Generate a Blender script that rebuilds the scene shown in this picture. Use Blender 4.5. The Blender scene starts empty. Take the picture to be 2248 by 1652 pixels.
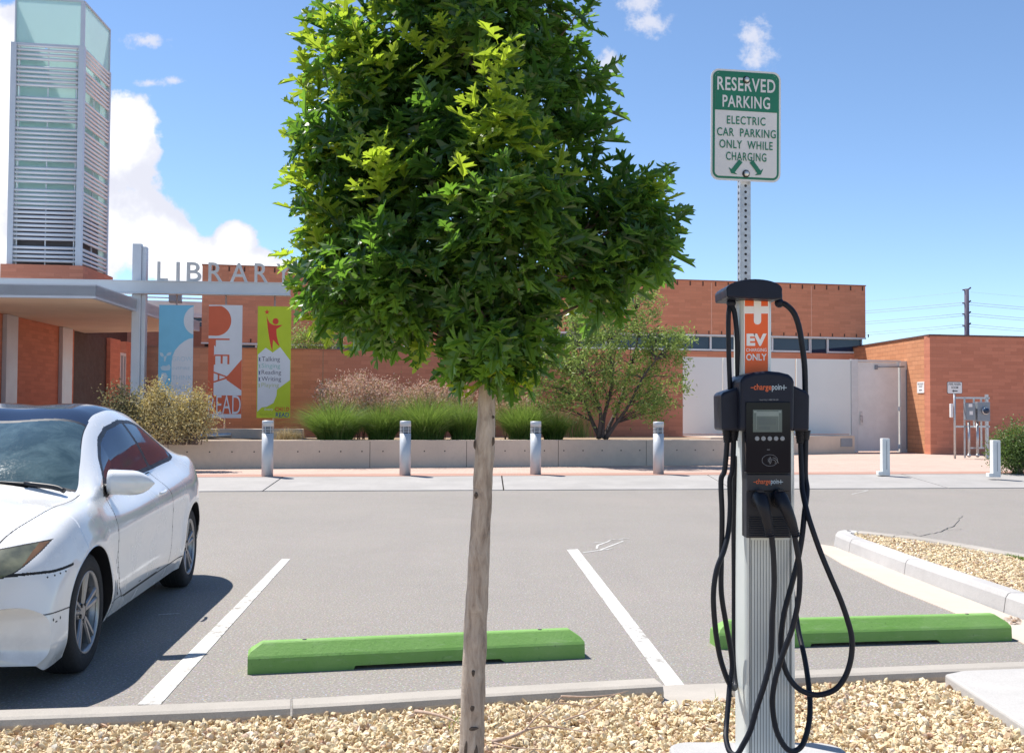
import bpy, math, random
import numpy as np
from mathutils import Vector, Matrix

random.seed(7)
rng = np.random.default_rng(11)
SC = bpy.context.scene
COL = SC.collection
R = math.radians

# ---------------------------------------------------------------- camera
# measurements were taken on a 2248 x 1652 view of the photograph; F is the focal length in those pixels
VW, VH, F = 2248.0, 1652.0, 2300.0
CAM_H, PITCH, ROLL = 1.42, R(1.77), R(0.3)
_f = Vector((0, math.cos(PITCH), math.sin(PITCH)))
_r0, _u0 = Vector((1, 0, 0)), Vector((0, -math.sin(PITCH), math.cos(PITCH)))
CR = _r0 * math.cos(ROLL) + _u0 * math.sin(ROLL)
CU = _u0 * math.cos(ROLL) - _r0 * math.sin(ROLL)
CPOS = Vector((0, 0, CAM_H))
cam_d = bpy.data.cameras.new('camera')
cam = bpy.data.objects.new('camera', cam_d)
COL.objects.link(cam)
cam_d.sensor_width = 36.0
cam_d.lens = 36.0 * F / VW
cam_d.clip_start, cam_d.clip_end = 0.05, 5000
cam.matrix_world = Matrix(((CR.x, CU.x, -_f.x, CPOS.x), (CR.y, CU.y, -_f.y, CPOS.y), (CR.z, CU.z, -_f.z, CPOS.z), (0, 0, 0, 1)))
SC.camera = cam


def ray(x, y):
    return _f + CR * ((x - VW / 2) / F) + CU * ((VH / 2 - y) / F)


def P(x, y, d):
    """world point seen at (x, y) whose distance in world Y is d"""
    v = ray(x, y)
    return CPOS + v * (d / v.y)


def G(x, y, z=0.0):
    """world point seen at (x, y) on the level plane z"""
    v = ray(x, y)
    return CPOS + v * ((z - CAM_H) / v.z)


# ---------------------------------------------------------------- light
SUN_H = Vector((-0.45, 0.33, 1.0)).normalized()
SUN_EL = math.asin(SUN_H.z)
SUN_AZ = math.atan2(SUN_H.x, SUN_H.y)          # clockwise from +Y
sd = bpy.data.lights.new('sun', 'SUN')
sd.energy, sd.angle, sd.color = 4.4, R(0.53), (1.0, 0.955, 0.89)
so = bpy.data.objects.new('sun', sd)
COL.objects.link(so)
so.rotation_euler = (-SUN_H).to_track_quat('-Z', 'Y').to_euler()
so.location = (-20, 15, 40)

SC.view_settings.view_transform = 'Standard'
SC.view_settings.look = 'None'
SC.view_settings.gamma = 1
SC.view_settings.exposure = 0.8

W = bpy.data.worlds.new('World')
SC.world = W
W.use_nodes = True
wt = W.node_tree
for n in list(wt.nodes):
    wt.nodes.remove(n)


def wn(t, **k):
    n = wt.nodes.new(t)
    for a, b in k.items():
        setattr(n, a, b)
    return n


def wmath(op, a, b=None, c=None, clamp=False):
    n = wn('ShaderNodeMath', operation=op, use_clamp=clamp)
    for i, v in enumerate((a, b, c)):
        if v is None:
            continue
        if isinstance(v, (int, float)):
            n.inputs[i].default_value = v
        else:
            wt.links.new(v, n.inputs[i])
    return n.outputs[0]


sky = wn('ShaderNodeTexSky', sky_type='NISHITA')
sky.sun_disc = False
sky.sun_elevation = SUN_EL
sky.sun_rotation = SUN_AZ
sky.altitude = 2600
sky.air_density, sky.dust_density, sky.ozone_density = 1.0, 0.1, 3.0
tc = wn('ShaderNodeTexCoord')
sep = wn('ShaderNodeSeparateXYZ')
wt.links.new(tc.outputs['Generated'], sep.inputs[0])
dy = wmath('MAXIMUM', sep.outputs[1], 0.02)
su = wmath('DIVIDE', sep.outputs[0], dy)
sv = wmath('DIVIDE', sep.outputs[2], dy)
comb = wn('ShaderNodeCombineXYZ')
wt.links.new(su, comb.inputs[0])
wt.links.new(sv, comb.inputs[1])
# clouds as clusters of puffs at fixed bearings: (x, y, rx, ry) measured, stored as bearing tangents
CL = [(-10, 120, 80, 130), (0, 330, 150, 260), (150, 330, 150, 180), (262, 300, 92, 110), (190, 480, 190, 130), (330, 520, 120, 75),
      (430, 575, 130, 60), (515, 535, 52, 55), (540, 585, 80, 45), (620, 600, 70, 35), (90, 560, 160, 110)]
WISP = [(322, 90, 52, 17), (330, 183, 34, 10), (383, 177, 22, 8), (1405, 10, 45, 32), (1432, 52, 50, 26), (1338, 138, 26, 26),
        (1655, 75, 32, 34), (1664, 122, 38, 40)]


def blobs(lst):
    out = None
    for (x, y, rx, ry) in lst:
        v = ray(x, y)
        s = wn('ShaderNodeVectorMath', operation='SUBTRACT')
        wt.links.new(comb.outputs[0], s.inputs[0])
        s.inputs[1].default_value = (v.x / v.y, v.z / v.y, 0)
        m = wn('ShaderNodeVectorMath', operation='MULTIPLY')
        wt.links.new(s.outputs[0], m.inputs[0])
        m.inputs[1].default_value = (F / rx, F / ry, 0)
        l = wn('ShaderNodeVectorMath', operation='LENGTH')
        wt.links.new(m.outputs[0], l.inputs[0])
        o = l.outputs['Value']
        if out is None:
            out = o
        else:
            n = wn('ShaderNodeMath', operation='SMOOTH_MIN')
            wt.links.new(out, n.inputs[0])
            wt.links.new(o, n.inputs[1])
            n.inputs[2].default_value = 0.25
            out = n.outputs[0]
    return out


def wnoise(scale, detail, rough=0.6, off=0.0):
    mp = wn('ShaderNodeMapping')
    mp.inputs['Location'].default_value = (off, off * .7, 0)
    wt.links.new(comb.outputs[0], mp.inputs[0])
    n = wn('ShaderNodeTexNoise')
    n.inputs['Scale'].default_value = scale
    n.inputs['Detail'].default_value = detail
    n.inputs['Roughness'].default_value = rough
    wt.links.new(mp.outputs[0], n.inputs['Vector'])
    return n.outputs[0]


def wramp(v, a, b):
    n = wn('ShaderNodeMapRange', interpolation_type='SMOOTHSTEP')
    wt.links.new(v, n.inputs[0])
    for i, q in ((1, a), (2, b), (3, 1.0), (4, 0.0)):
        n.inputs[i].default_value = q
    return n.outputs[0]


n1 = wmath('SUBTRACT', wnoise(22, 7, 0.55), 0.5)
n1b = wmath('SUBTRACT', wnoise(60, 7, 0.65, 3.1), 0.5)
bd = blobs(CL)
big = wramp(wmath('ADD', bd, wmath('ADD', wmath('MULTIPLY', n1, 1.1), wmath('MULTIPLY', n1b, 0.35))), 0.86, 1.04)
wd = blobs(WISP)
wi = wmath('MULTIPLY', wramp(wmath('ADD', wd, wmath('ADD', wmath('MULTIPLY', n1b, 3.2), wmath('MULTIPLY', n1, 1.5))), 0.0, 1.25), 0.85)
mask = wmath('MAXIMUM', big, wi)
front = wn('ShaderNodeMapRange')
wt.links.new(sep.outputs[1], front.inputs[0])
front.inputs[1].default_value, front.inputs[2].default_value = 0.05, 0.2
mask = wmath('MULTIPLY', mask, front.outputs[0])
shade = wramp(wmath('ADD', wmath('MULTIPLY', wnoise(9, 6, 0.6, 1.7), 1.5), wmath('MULTIPLY', bd, -0.45)), 0.25, 0.62)
# shade: 1 = body in shade of the cloud, 0 = bright sunlit rims
ccol = wn('ShaderNodeMix', data_type='RGBA')
wt.links.new(shade, ccol.inputs['Factor'])
ccol.inputs[6].default_value = (6.8, 6.85, 7.0, 1)
ccol.inputs[7].default_value = (4.5, 4.6, 5.2, 1)
mixc = wn('ShaderNodeMix', data_type='RGBA')
wt.links.new(mask, mixc.inputs['Factor'])
skyc = wn('ShaderNodeMix', data_type='RGBA', blend_type='MULTIPLY')
skyc.inputs['Factor'].default_value = 1.0
wt.links.new(sky.outputs[0], skyc.inputs[6])
skyc.inputs[7].default_value = (1.02, 1.05, 1.05, 1)
wt.links.new(skyc.outputs[2], mixc.inputs[6])
wt.links.new(ccol.outputs[2], mixc.inputs[7])
bg = wn('ShaderNodeBackground')
bg.inputs['Strength'].default_value = 0.106
wt.links.new(mixc.outputs[2], bg.inputs['Color'])
wo = wn('ShaderNodeOutputWorld')
wt.links.new(bg.outputs[0], wo.inputs['Surface'])

# ---------------------------------------------------------------- materials
MATS = {}


class NT:
    def __init__(s, name):
        s.m = bpy.data.materials.new(name)
        s.m.use_nodes = True
        s.t = s.m.node_tree
        s.b = s.t.nodes['Principled BSDF']
        s.out = s.t.nodes['Material Output']

    def n(s, typ, **k):
        q = s.t.nodes.new(typ)
        for a, b in k.items():
            setattr(q, a, b)
        return q

    def put(s, v, sock):
        if hasattr(v, 'is_output') or isinstance(v, bpy.types.NodeSocket):
            s.t.links.new(v, sock)
        else:
            sock.default_value = v

    def math(s, op, a, b=0.0, clamp=False):
        q = s.n('ShaderNodeMath', operation=op, use_clamp=clamp)
        s.put(a, q.inputs[0])
        s.put(b, q.inputs[1])
        return q.outputs[0]

    def noise(s, vec, scale, detail=4, rough=.55, dist=0):
        q = s.n('ShaderNodeTexNoise')
        s.put(vec, q.inputs['Vector'])
        q.inputs['Scale'].default_value = scale
        q.inputs['Detail'].default_value = detail
        q.inputs['Roughness'].default_value = rough
        q.inputs['Distortion'].default_value = dist
        return q.outputs[0]

    def ramp(s, v, stops):
        q = s.n('ShaderNodeValToRGB')
        s.put(v, q.inputs[0])
        el = q.color_ramp.elements
        while len(el) < len(stops):
            el.new(0.5)
        for e, (p, c) in zip(el, stops):
            e.position = p
            e.color = tuple(c) + (1,) if len(c) == 3 else c
        return q.outputs[0]

    def mix(s, fac, a, b, blend='MIX'):
        q = s.n('ShaderNodeMix', data_type='RGBA', blend_type=blend)
        s.put(fac, q.inputs['Factor'])
        for v, i in ((a, 6), (b, 7)):
            if isinstance(v, tuple) and len(v) == 3:
                v = v + (1,)
            s.put(v, q.inputs[i])
        return q.outputs[2]

    def rng(s, v, a, b, c=0.0, d=1.0):
        q = s.n('ShaderNodeMapRange')
        s.put(v, q.inputs[0])
        for i, w in enumerate((a, b, c, d)):
            q.inputs[i + 1].default_value = w
        return q.outputs[0]

    def coord(s, kind='Object', scale=None):
        q = s.n('ShaderNodeTexCoord')
        o = q.outputs[kind]
        if scale:
            mp = s.n('ShaderNodeMapping')
            s.put(o, mp.inputs[0])
            mp.inputs['Scale'].default_value = scale
            o = mp.outputs[0]
        return o

    def bump(s, h, strength=.3, dist=.01):
        q = s.n('ShaderNodeBump')
        q.inputs['Strength'].default_value = strength
        q.inputs['Distance'].default_value = dist
        s.put(h, q.inputs['Height'])
        s.t.links.new(q.outputs[0], s.b.inputs['Normal'])

    def col(s, c):
        if isinstance(c, tuple) and len(c) == 3:
            c = c + (1,)
        s.put(c, s.b.inputs['Base Color'])


def mat(name, c, rough=.6, metal=0.0, var=.12, scale=6.0, bump=0.0, bscale=60.0, spec=.5, coat=0.0, bdist=.004):
    if name in MATS:
        return MATS[name]
    N = NT(name)
    o = N.coord()
    v = N.noise(o, scale, 5, .6)
    lo = tuple(x * (1 - var) for x in c)
    hi = tuple(min(1, x * (1 + var)) for x in c)
    N.col(N.ramp(v, [(0.3, lo), (0.7, hi)]))
    r2 = N.noise(o, scale * 2.7, 3)
    N.put(N.rng(r2, .3, .7, max(0, rough - .06), min(1, rough + .06)), N.b.inputs['Roughness'])
    N.b.inputs['Metallic'].default_value = metal
    N.b.inputs['Specular IOR Level'].default_value = spec
    N.b.inputs['Coat Weight'].default_value = coat
    N.b.inputs['Coat Roughness'].default_value = .04
    if bump:
        N.bump(N.noise(o, bscale, 4), bump, bdist)
    MATS[name] = N.m
    return N.m


def mk_asphalt():
    N = NT('weathered_asphalt')
    o = N.coord()
    big = N.noise(o, .35, 5, .6)
    mid = N.noise(o, 3.0, 5, .65)
    fine = N.noise(o, 70, 4, .8)
    vor = N.n('ShaderNodeTexVoronoi')
    N.put(o, vor.inputs['Vector'])
    vor.inputs['Scale'].default_value = 60
    base = N.ramp(big, [(.3, (.190, .179, .158)), (.55, (.226, .209, .183)), (.7, (.262, .230, .204))])
    base = N.mix(N.rng(mid, .35, .7, 0, .45), base, (.255, .23, .205))
    patch = N.noise(o, .9, 6, .7, 1.5)
    base = N.mix(N.rng(patch, .55, .7, 0, .28), base, (.15, .135, .125))
    base = N.mix(N.rng(N.noise(N.coord('Object', (2.2, .16, 1)), 1.0, 4, .6), .52, .68, 0, .25), base, (.175, .155, .145))
    base = N.mix(.42, base, N.ramp(fine, [(.36, (.075, .066, .06)), (.48, (.235, .208, .188)), (.58, (.35, .312, .28)), (.68, (.70, .63, .56))]))
    spk = N.math('MULTIPLY', N.math('LESS_THAN', vor.outputs['Distance'], .26), .36)
    base = N.mix(spk, base, N.mix(.5, vor.outputs['Color'], (.5, .46, .42)))
    N.col(base)
    N.b.inputs['Roughness'].default_value = .9
    N.bump(fine, .55, .006)
    MATS['asphalt'] = N.m


def mk_concrete(name, c, stain=.25, fine=.5):
    N = NT(name)
    o = N.coord()
    a = N.noise(o, 1.1, 6, .65)
    b = N.noise(o, 9, 5, .6)
    g = N.noise(o, 160, 3, .6)
    lo = tuple(x * (1 - stain) for x in c)
    col = N.ramp(a, [(.3, lo), (.65, c)])
    col = N.mix(N.rng(b, .45, .75, 0, .35), col, tuple(x * .72 for x in c))
    col = N.mix(fine * .4, col, N.ramp(g, [(.35, tuple(x * .55 for x in c)), (.65, tuple(min(1, x * 1.3) for x in c))]))
    N.col(col)
    N.b.inputs['Roughness'].default_value = .85
    N.bump(N.math('ADD', g, N.math('MULTIPLY', b, 1.5)), .3, .003)
    MATS[name] = N.m
    return N.m


def mk_brick(name, c1, c2, mortar, w=.40, h=.10, ms=.006, bumpd=.006, off=.5, streak=.5):
    N = NT(name)
    uv = N.coord('UV')
    q = N.n('ShaderNodeTexBrick')
    q.offset = off
    N.put(uv, q.inputs['Vector'])
    for k, v in (('Color1', c1 + (1,)), ('Color2', c2 + (1,)), ('Mortar', mortar + (1,)), ('Scale', 1.0), ('Mortar Size', ms), ('Mortar Smooth', .3), ('Bias', -.1), ('Brick Width', w), ('Row Height', h)):
        q.inputs[k].default_value = v
    st = N.n('ShaderNodeMapping')
    N.put(uv, st.inputs[0])
    st.inputs['Scale'].default_value = (.7, 9, 1)
    sn = N.noise(st.outputs[0], 1.6, 5, .65)
    big = N.noise(uv, .35, 5, .6)
    fine = N.noise(uv, 45, 4, .6)
    col = N.mix(N.rng(sn, .3, .75, 0, streak), q.outputs['Color'], tuple(x * .68 for x in c1))
    col = N.mix(N.rng(big, .35, .75, 0, .3), col, tuple(min(1, x * 1.25) for x in c2))
    col = N.mix(.18, col, N.ramp(fine, [(.35, tuple(x * .5 for x in c1)), (.65, tuple(x * 1.4 for x in c2))]))
    N.col(col)
    N.b.inputs['Roughness'].default_value = .88
    N.b.inputs['Specular IOR Level'].default_value = .3
    N.bump(N.math('SUBTRACT', N.math('MULTIPLY', fine, .3), q.outputs['Fac']), .6, bumpd)
    MATS[name] = N.m
    return N.m


def mk_gravel():
    N = NT('crushed_tan_stone')
    g = N.n('ShaderNodeNewGeometry')
    isl = g.outputs['Random Per Island']
    col = N.ramp(isl, [(0, (.50, .34, .21)), (.12, (.68, .53, .32)), (.35, (.79, .65, .41)), (.6, (.86, .74, .50)), (.8, (.72, .57, .37)), (.92, (.86, .80, .66)), (1.0, (.50, .29, .18))])
    o = N.coord()
    f = N.noise(o, 90, 4, .65)
    col = N.mix(.35, col, N.mix(1.0, col, N.ramp(f, [(.3, (.45, .42, .38)), (.7, (1, 1, 1))]), 'MULTIPLY'))
    N.col(col)
    N.b.inputs['Roughness'].default_value = .9
    N.bump(f, .5, .004)
    MATS['gravel'] = N.m


def mk_leaf(name, stops, trans, tw=.5, rough=.4, spec=.5, tscale=1.0):
    """thin leaf: principled face + translucent back light, colour varied leaf by leaf"""
    N = NT(name)
    g = N.n('ShaderNodeNewGeometry')
    isl = g.outputs['Random Per Island']
    col = N.ramp(isl, stops)
    o = N.coord()
    v = N.noise(o, 25 * tscale, 3)
    col = N.mix(N.rng(v, .3, .7, 0, .35), col, N.mix(1.0, col, (.6, .7, .55), 'MULTIPLY'))
    N.col(col)
    N.b.inputs['Roughness'].default_value = rough
    N.b.inputs['Specular IOR Level'].default_value = spec
    tr = N.n('ShaderNodeBsdfTranslucent')
    N.put(N.mix(1.0, N.ramp(isl, [(0, tuple(x * .75 for x in trans)), (1, tuple(min(1, x * 1.2) for x in trans))]), (1, 1, 1), 'MULTIPLY'), tr.inputs['Color'])
    mx = N.n('ShaderNodeMixShader')
    mx.inputs[0].default_value = tw
    N.t.links.new(N.b.outputs[0], mx.inputs[1])
    N.t.links.new(tr.outputs[0], mx.inputs[2])
    N.t.links.new(mx.outputs[0], N.out.inputs['Surface'])
    MATS[name] = N.m
    return N.m


def mk_bark():
    N = NT('pale_bark')
    o = N.coord('Object', (14, 14, 3.2))
    o2 = N.coord()
    a = N.noise(o, 2.5, 6, .65, .6)
    b = N.noise(o, 9, 5, .7)
    c = N.noise(o2, 7, 4, .6)
    ring = N.noise(N.coord('Object', (1.5, 1.5, 26)), 1.6, 5, .7, .4)
    col = N.ramp(a, [(.25, (.14, .105, .085)), (.43, (.33, .27, .22)), (.70, (.52, .45, .38))])
    col = N.mix(N.rng(b, .55, .75, 0, .65), col, (.20, .155, .125))
    col = N.mix(N.rng(c, .55, .7, 0, .4), col, (.42, .36, .31))
    col = N.mix(N.rng(ring, .62, .72, 0, .55), col, (.11, .085, .07))
    N.col(col)
    N.b.inputs['Roughness'].default_value = .92
    N.bump(N.math('ADD', N.math('MULTIPLY', a, 1.0), N.math('ADD', N.math('MULTIPLY', b, .6), N.math('MULTIPLY', ring, -.6))), .9, .006)
    MATS['bark'] = N.m


mk_asphalt()
mk_gravel()
mk_bark()
mk_concrete('concrete', (.38, .36, .34))
mk_concrete('kerb_concrete', (.42, .38, .33), .3)
mk_concrete('gutter_concrete', (.54, .46, .39), .2)
mk_concrete('planter_concrete', (.63, .525, .42), .2)
mk_concrete('pad_concrete', (.44, .43, .42), .25)
mk_brick('hall_brick', (.77, .315, .18), (.58, .228, .128), (.54, .255, .16), .42, .105, .004, .003)
mk_brick('terracotta', (.69, .27, .165), (.50, .185, .112), (.46, .20, .135), .42, .105, .004, .003)
mk_brick('terracotta_block', (.66, .31, .16), (.54, .235, .115), (.26, .115, .07), .42, .135, .007, .008, .5, .2)
mk_brick('paver', (.42, .29, .235), (.54, .40, .33), (.50, .41, .35), .2, .1, .014, .003, .5, .35)
mk_brick('tactile_paver', (.40, .22, .17), (.46, .26, .20), (.30, .20, .16), .12, .06, .012, .004, .5, .1)
mat('steel_paint', (.56, .58, .62), .4, .25, .04, 2)
mat('galv', (.50, .51, .52), .42, .75, .18, 40, .1, 200)
mat('bollard_paint', (.50, .52, .54), .45, .15, .04, 10)
mat('white_paint', (.78, .77, .75), .6, 0, .06, 12)
mat('white_metal', (.70, .72, .70), .6, 0, .07, 2.5)
mat('offwhite', (.70, .69, .67), .6, 0, .05, 3)
mat('dark', (.02, .02, .022), .6, 0, .1)
mat('dark_brown', (.055, .03, .024), .7, 0, .15, 2)
mat('soffit', (.90, .73, .56), .8, 0, .06, 1.2)
mat('soil', (.30, .22, .15), .95, 0, .3, 12, .6, 60, .2, 0, .02)
mat('earth', (.36, .28, .20), .95, 0, .25, .3, .4, 10)
mat('win_glass', (.02, .035, .07), .05, 0, .1, 1, 0, 60, .45)
mat('win_frame', (.70, .70, .70), .45, .1, .04)
mat('box_grey', (.24, .27, .30), .5, .2, .06, 8)
N = NT('worn_green_paint')
o_ = N.coord()
a_, b_, c_ = N.noise(o_, 2.2, 5, .65), N.noise(o_, 30, 6, .75), N.noise(N.coord('Object', (.8, 6, 6)), 6, 6, .7)
cc = N.ramp(a_, [(.3, (.15, .335, .055)), (.7, (.225, .40, .11))])
cc = N.mix(N.rng(c_, .56, .72, 0, .45), cc, (.34, .47, .23))
cc = N.mix(N.rng(b_, .62, .67, 0, .6), cc, (.07, .15, .035))
cc = N.mix(N.rng(N.noise(o_, 55, 5, .8), .68, .71, 0, .8), cc, (.36, .35, .31))
N.col(cc)
N.b.inputs['Roughness'].default_value = .6
N.bump(N.noise(o_, 45, 5, .7), .35, .006)
MATS['green_paint'] = N.m
mat('stone_dust', (.58, .45, .31), .95, 0, .25, 30, .6, 90, .2, 0, .01)
mat('black_plastic', (.009, .012, .026), .42, 0, .15, 8, .05, 300, .25)
mat('black_rubber', (.009, .011, .018), .5, 0, .1, 8, 0, 60, .3)
mat('sign_text_dark', (.03, .03, .035), .6, 0, .05)
# ---------------------------------------------------------------- mesh helpers
def tag(o, label=None, cat=None, group=None, kind=None):
    for k, v in (('label', label), ('category', cat), ('group', group), ('kind', kind)):
        if v:
            o[k] = v
    return o


def thing(name, label, cat, loc=(0, 0, 0), group=None):
    o = bpy.data.objects.new(name, None)
    COL.objects.link(o)
    o.empty_display_size = .2
    o.location = loc
    return tag(o, label, cat, group)


def root_loc(p):
    while p.parent:
        p = p.parent
    return Vector(p.location)


def box_uv(me):
    uv = me.uv_layers.new(name='UVMap')
    co = np.empty(len(me.vertices) * 3)
    me.vertices.foreach_get('co', co)
    co = co.reshape(-1, 3)
    out = np.zeros((len(me.loops), 2))
    for p in me.polygons:
        n = p.normal
        li = list(p.loop_indices)
        vs = co[[me.loops[i].vertex_index for i in li]]
        if abs(n.z) > .7:
            out[li] = vs[:, :2]
        else:
            h = math.hypot(n.x, n.y)
            tx, ty = -n.y / h, n.x / h
            out[li, 0] = vs[:, 0] * tx + vs[:, 1] * ty
            out[li, 1] = vs[:, 2]
    uv.data.foreach_set('uv', out.ravel())


class MB:
    def __init__(s):
        s.v, s.f, s.m, s.s = [], [], [], []

    def add(s, vs, fs, mi=0, smooth=False):
        b = len(s.v)
        s.v.extend(Vector(v) for v in vs)
        for f in fs:
            s.f.append([i + b for i in f])
            s.m.append(mi)
            s.s.append(smooth)

    def quad(s, a, b, c, d, mi=0):
        s.add([a, b, c, d], [(0, 1, 2, 3)], mi)

    def extrude(s, poly, vec, mi=0):
        """solid: polygon (3-D points, any planar shape) pushed along vec"""
        n = len(poly)
        vec = Vector(vec)
        vs = [Vector(p) for p in poly] + [Vector(p) + vec for p in poly]
        nrm = Vector((0, 0, 0))
        for i in range(n):
            a, b = vs[i], vs[(i + 1) % n]
            nrm += a.cross(b)
        flip = nrm.dot(vec) > 0
        fs = [list(range(n)), list(range(2 * n - 1, n - 1, -1))]
        fs += [[i, i + n, (i + 1) % n + n, (i + 1) % n] for i in range(n)]
        if flip:
            fs = [f[::-1] for f in fs]
        s.add(vs, fs, mi)

    def slab(s, poly2, z0, z1, mi=0):
        s.extrude([(p[0], p[1], z0) for p in poly2], (0, 0, z1 - z0), mi)

    def box(s, lo, hi, mi=0):
        x0, y0, z0 = lo
        x1, y1, z1 = hi
        s.extrude([(x0, y0, z0), (x1, y0, z0), (x1, y1, z0), (x0, y1, z0)], (0, 0, z1 - z0), mi)

    def beam(s, o, a, b, c, mi=0):
        """parallelepiped from corner o along vectors a, b, c"""
        o, a, b, c = map(Vector, (o, a, b, c))
        s.extrude([o, o + a, o + a + b, o + b], c, mi)

    def tube(s, pts, r, n=10, mi=0, cap=True, smooth=True):
        pts = [Vector(p) for p in pts]
        rs = r if isinstance(r, (list, tuple)) else [r] * len(pts)
        up = None
        vs = []
        for i, p in enumerate(pts):
            t = (pts[min(i + 1, len(pts) - 1)] - pts[max(i - 1, 0)])
            if t.length < 1e-9:
                t = Vector((0, 0, 1))
            t.normalize()
            if up is None:
                up = Vector((1, 0, 0)) if abs(t.x) < .8 else Vector((0, 1, 0))
            e = (up - t * up.dot(t)).normalized()
            up = e
            g = t.cross(e)
            for k in range(n):
                a = 2 * math.pi * k / n
                vs.append(p + (e * math.cos(a) + g * math.sin(a)) * rs[i])
        fs = [[i * n + k, i * n + (k + 1) % n, (i + 1) * n + (k + 1) % n, (i + 1) * n + k] for i in range(len(pts) - 1) for k in range(n)]
        s.add(vs, fs, mi, smooth)
        if cap:
            b = len(s.v) - len(vs)
            s.f.append([b + k for k in range(n)][::-1])
            s.f.append([b + (len(pts) - 1) * n + k for k in range(n)])
            s.m += [mi, mi]
            s.s += [False, False]

    def lathe(s, prof, o=(0, 0, 0), axis=(0, 0, 1), n=24, mi=0, smooth=True, cap=True):
        o, ax = Vector(o), Vector(axis).normalized()
        e = Vector((1, 0, 0)) if abs(ax.x) < .8 else Vector((0, 1, 0))
        e = (e - ax * e.dot(ax)).normalized()
        g = ax.cross(e)
        vs = [o + ax * z + (e * math.cos(2 * math.pi * k / n) + g * math.sin(2 * math.pi * k / n)) * r for (r, z) in prof for k in range(n)]
        fs = [[i * n + k, i * n + (k + 1) % n, (i + 1) * n + (k + 1) % n, (i + 1) * n + k] for i in range(len(prof) - 1) for k in range(n)]
        s.add(vs, fs, mi, smooth)
        if cap:
            b = len(s.v) - len(vs)
            s.f.append([b + k for k in range(n)][::-1])
            s.f.append([b + (len(prof) - 1) * n + k for k in range(n)])
            s.m += [mi, mi]
            s.s += [False, False]

    def ball(s, o, r, n=16, mi=0):
        rr = r if isinstance(r, (tuple, list)) else (r, r, r)
        prof = [(max(1e-4, math.sin(math.pi * i / 10)), -math.cos(math.pi * i / 10)) for i in range(11)]
        b = len(s.v)
        s.lathe(prof, (0, 0, 0), n=n, mi=mi)
        for i in range(b, len(s.v)):
            v = s.v[i]
            s.v[i] = Vector((o[0] + v.x * rr[0], o[1] + v.y * rr[1], o[2] + v.z * rr[2]))

    def loft(s, rings, mi=0, cap=True, smooth=False, closed=True):
        n = len(rings[0])
        vs = [p for r in rings for p in r]
        m = n if closed else n - 1
        fs = [[i * n + k, i * n + (k + 1) % n, (i + 1) * n + (k + 1) % n, (i + 1) * n + k] for i in range(len(rings) - 1) for k in range(m)]
        s.add(vs, fs, mi, smooth)
        if cap:
            b = len(s.v) - len(vs)
            s.f.append([b + k for k in range(n)][::-1])
            s.f.append([b + (len(rings) - 1) * n + k for k in range(n)])
            s.m += [mi, mi]
            s.s += [False, False]

    def text(s, body, o, right, up, w, h, mi=0, bold=0.0, depth=0.0, space=1.0):
        """lettering fitted in a w x h box whose lower left corner is o"""
        vs, fs = text_mesh(body, bold, depth, space)
        o, right, up = Vector(o), Vector(right).normalized(), Vector(up).normalized()
        nrm = right.cross(up)
        s.add([o + right * (v[0] * w) + up * (v[1] * h) + nrm * v[2] for v in vs], fs, mi)

    def xform(s, M):
        s.v = [M @ v for v in s.v]
        return s

    def build(s, name, mats, parent=None, bevel=0.0, seg=2, label=None, base=True, uv=True):
        if not isinstance(mats, (list, tuple)):
            mats = [mats]
        if parent is not None:
            off = root_loc(parent)
        elif base and s.v:
            xs, ys, zs = [v.x for v in s.v], [v.y for v in s.v], [v.z for v in s.v]
            off = Vector(((min(xs) + max(xs)) / 2, (min(ys) + max(ys)) / 2, min(zs)))
        else:
            off = Vector((0, 0, 0))
        me = bpy.data.meshes.new(name)
        me.from_pydata([tuple(v - off) for v in s.v], [], s.f)
        me.polygons.foreach_set('material_index', s.m)
        me.polygons.foreach_set('use_smooth', s.s)
        for m in mats:
            me.materials.append(MATS[m] if isinstance(m, str) else m)
        me.update()
        if uv:
            box_uv(me)
        o = bpy.data.objects.new(name, me)
        COL.objects.link(o)
        if parent is not None:
            o.parent = parent
        else:
            o.location = off
        if bevel:
            b = o.modifiers.new('bevel', 'BEVEL')
            b.width, b.segments, b.limit_method, b.angle_limit = bevel, seg, 'ANGLE', R(35)
            b.harden_normals = False
        if label:
            o['label'] = label
        return o


_TX = {}


def text_mesh(body, bold, depth, space):
    key = (body, bold, depth, space)
    if key in _TX:
        return _TX[key]
    cu = bpy.data.curves.new('lettering', 'FONT')
    cu.body = body
    cu.offset = bold
    cu.space_character = space
    cu.resolution_u = 4
    ob = bpy.data.objects.new('lettering', cu)
    COL.objects.link(ob)
    dg = bpy.context.evaluated_depsgraph_get()
    me = ob.evaluated_get(dg).to_mesh()
    vs = [Vector(v.co) for v in me.vertices]
    fs = [list(p.vertices) for p in me.polygons]
    ob.evaluated_get(dg).to_mesh_clear()
    bpy.data.objects.remove(ob)
    bpy.data.curves.remove(cu)
    x0, x1 = min(v.x for v in vs), max(v.x for v in vs)
    y0, y1 = min(v.y for v in vs), max(v.y for v in vs)
    nv = [((v.x - x0) / (x1 - x0), (v.y - y0) / (y1 - y0), 0.0) for v in vs]
    nf = [f for f in fs]
    if depth:
        n = len(nv)
        edges = {}
        for f in fs:
            for i in range(len(f)):
                a, b = f[i], f[(i + 1) % len(f)]
                edges[(a, b)] = edges.get((a, b), 0) + 1
        nv = [(v[0], v[1], depth) for v in nv] + [(v[0], v[1], 0.0) for v in nv]
        nf = [list(f) for f in fs] + [[i + n for i in f][::-1] for f in fs]
        for (a, b) in edges:
            if (b, a) not in edges:
                nf.append([b, a, a + n, b + n])
    _TX[key] = (nv, nf)
    return _TX[key]


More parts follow.
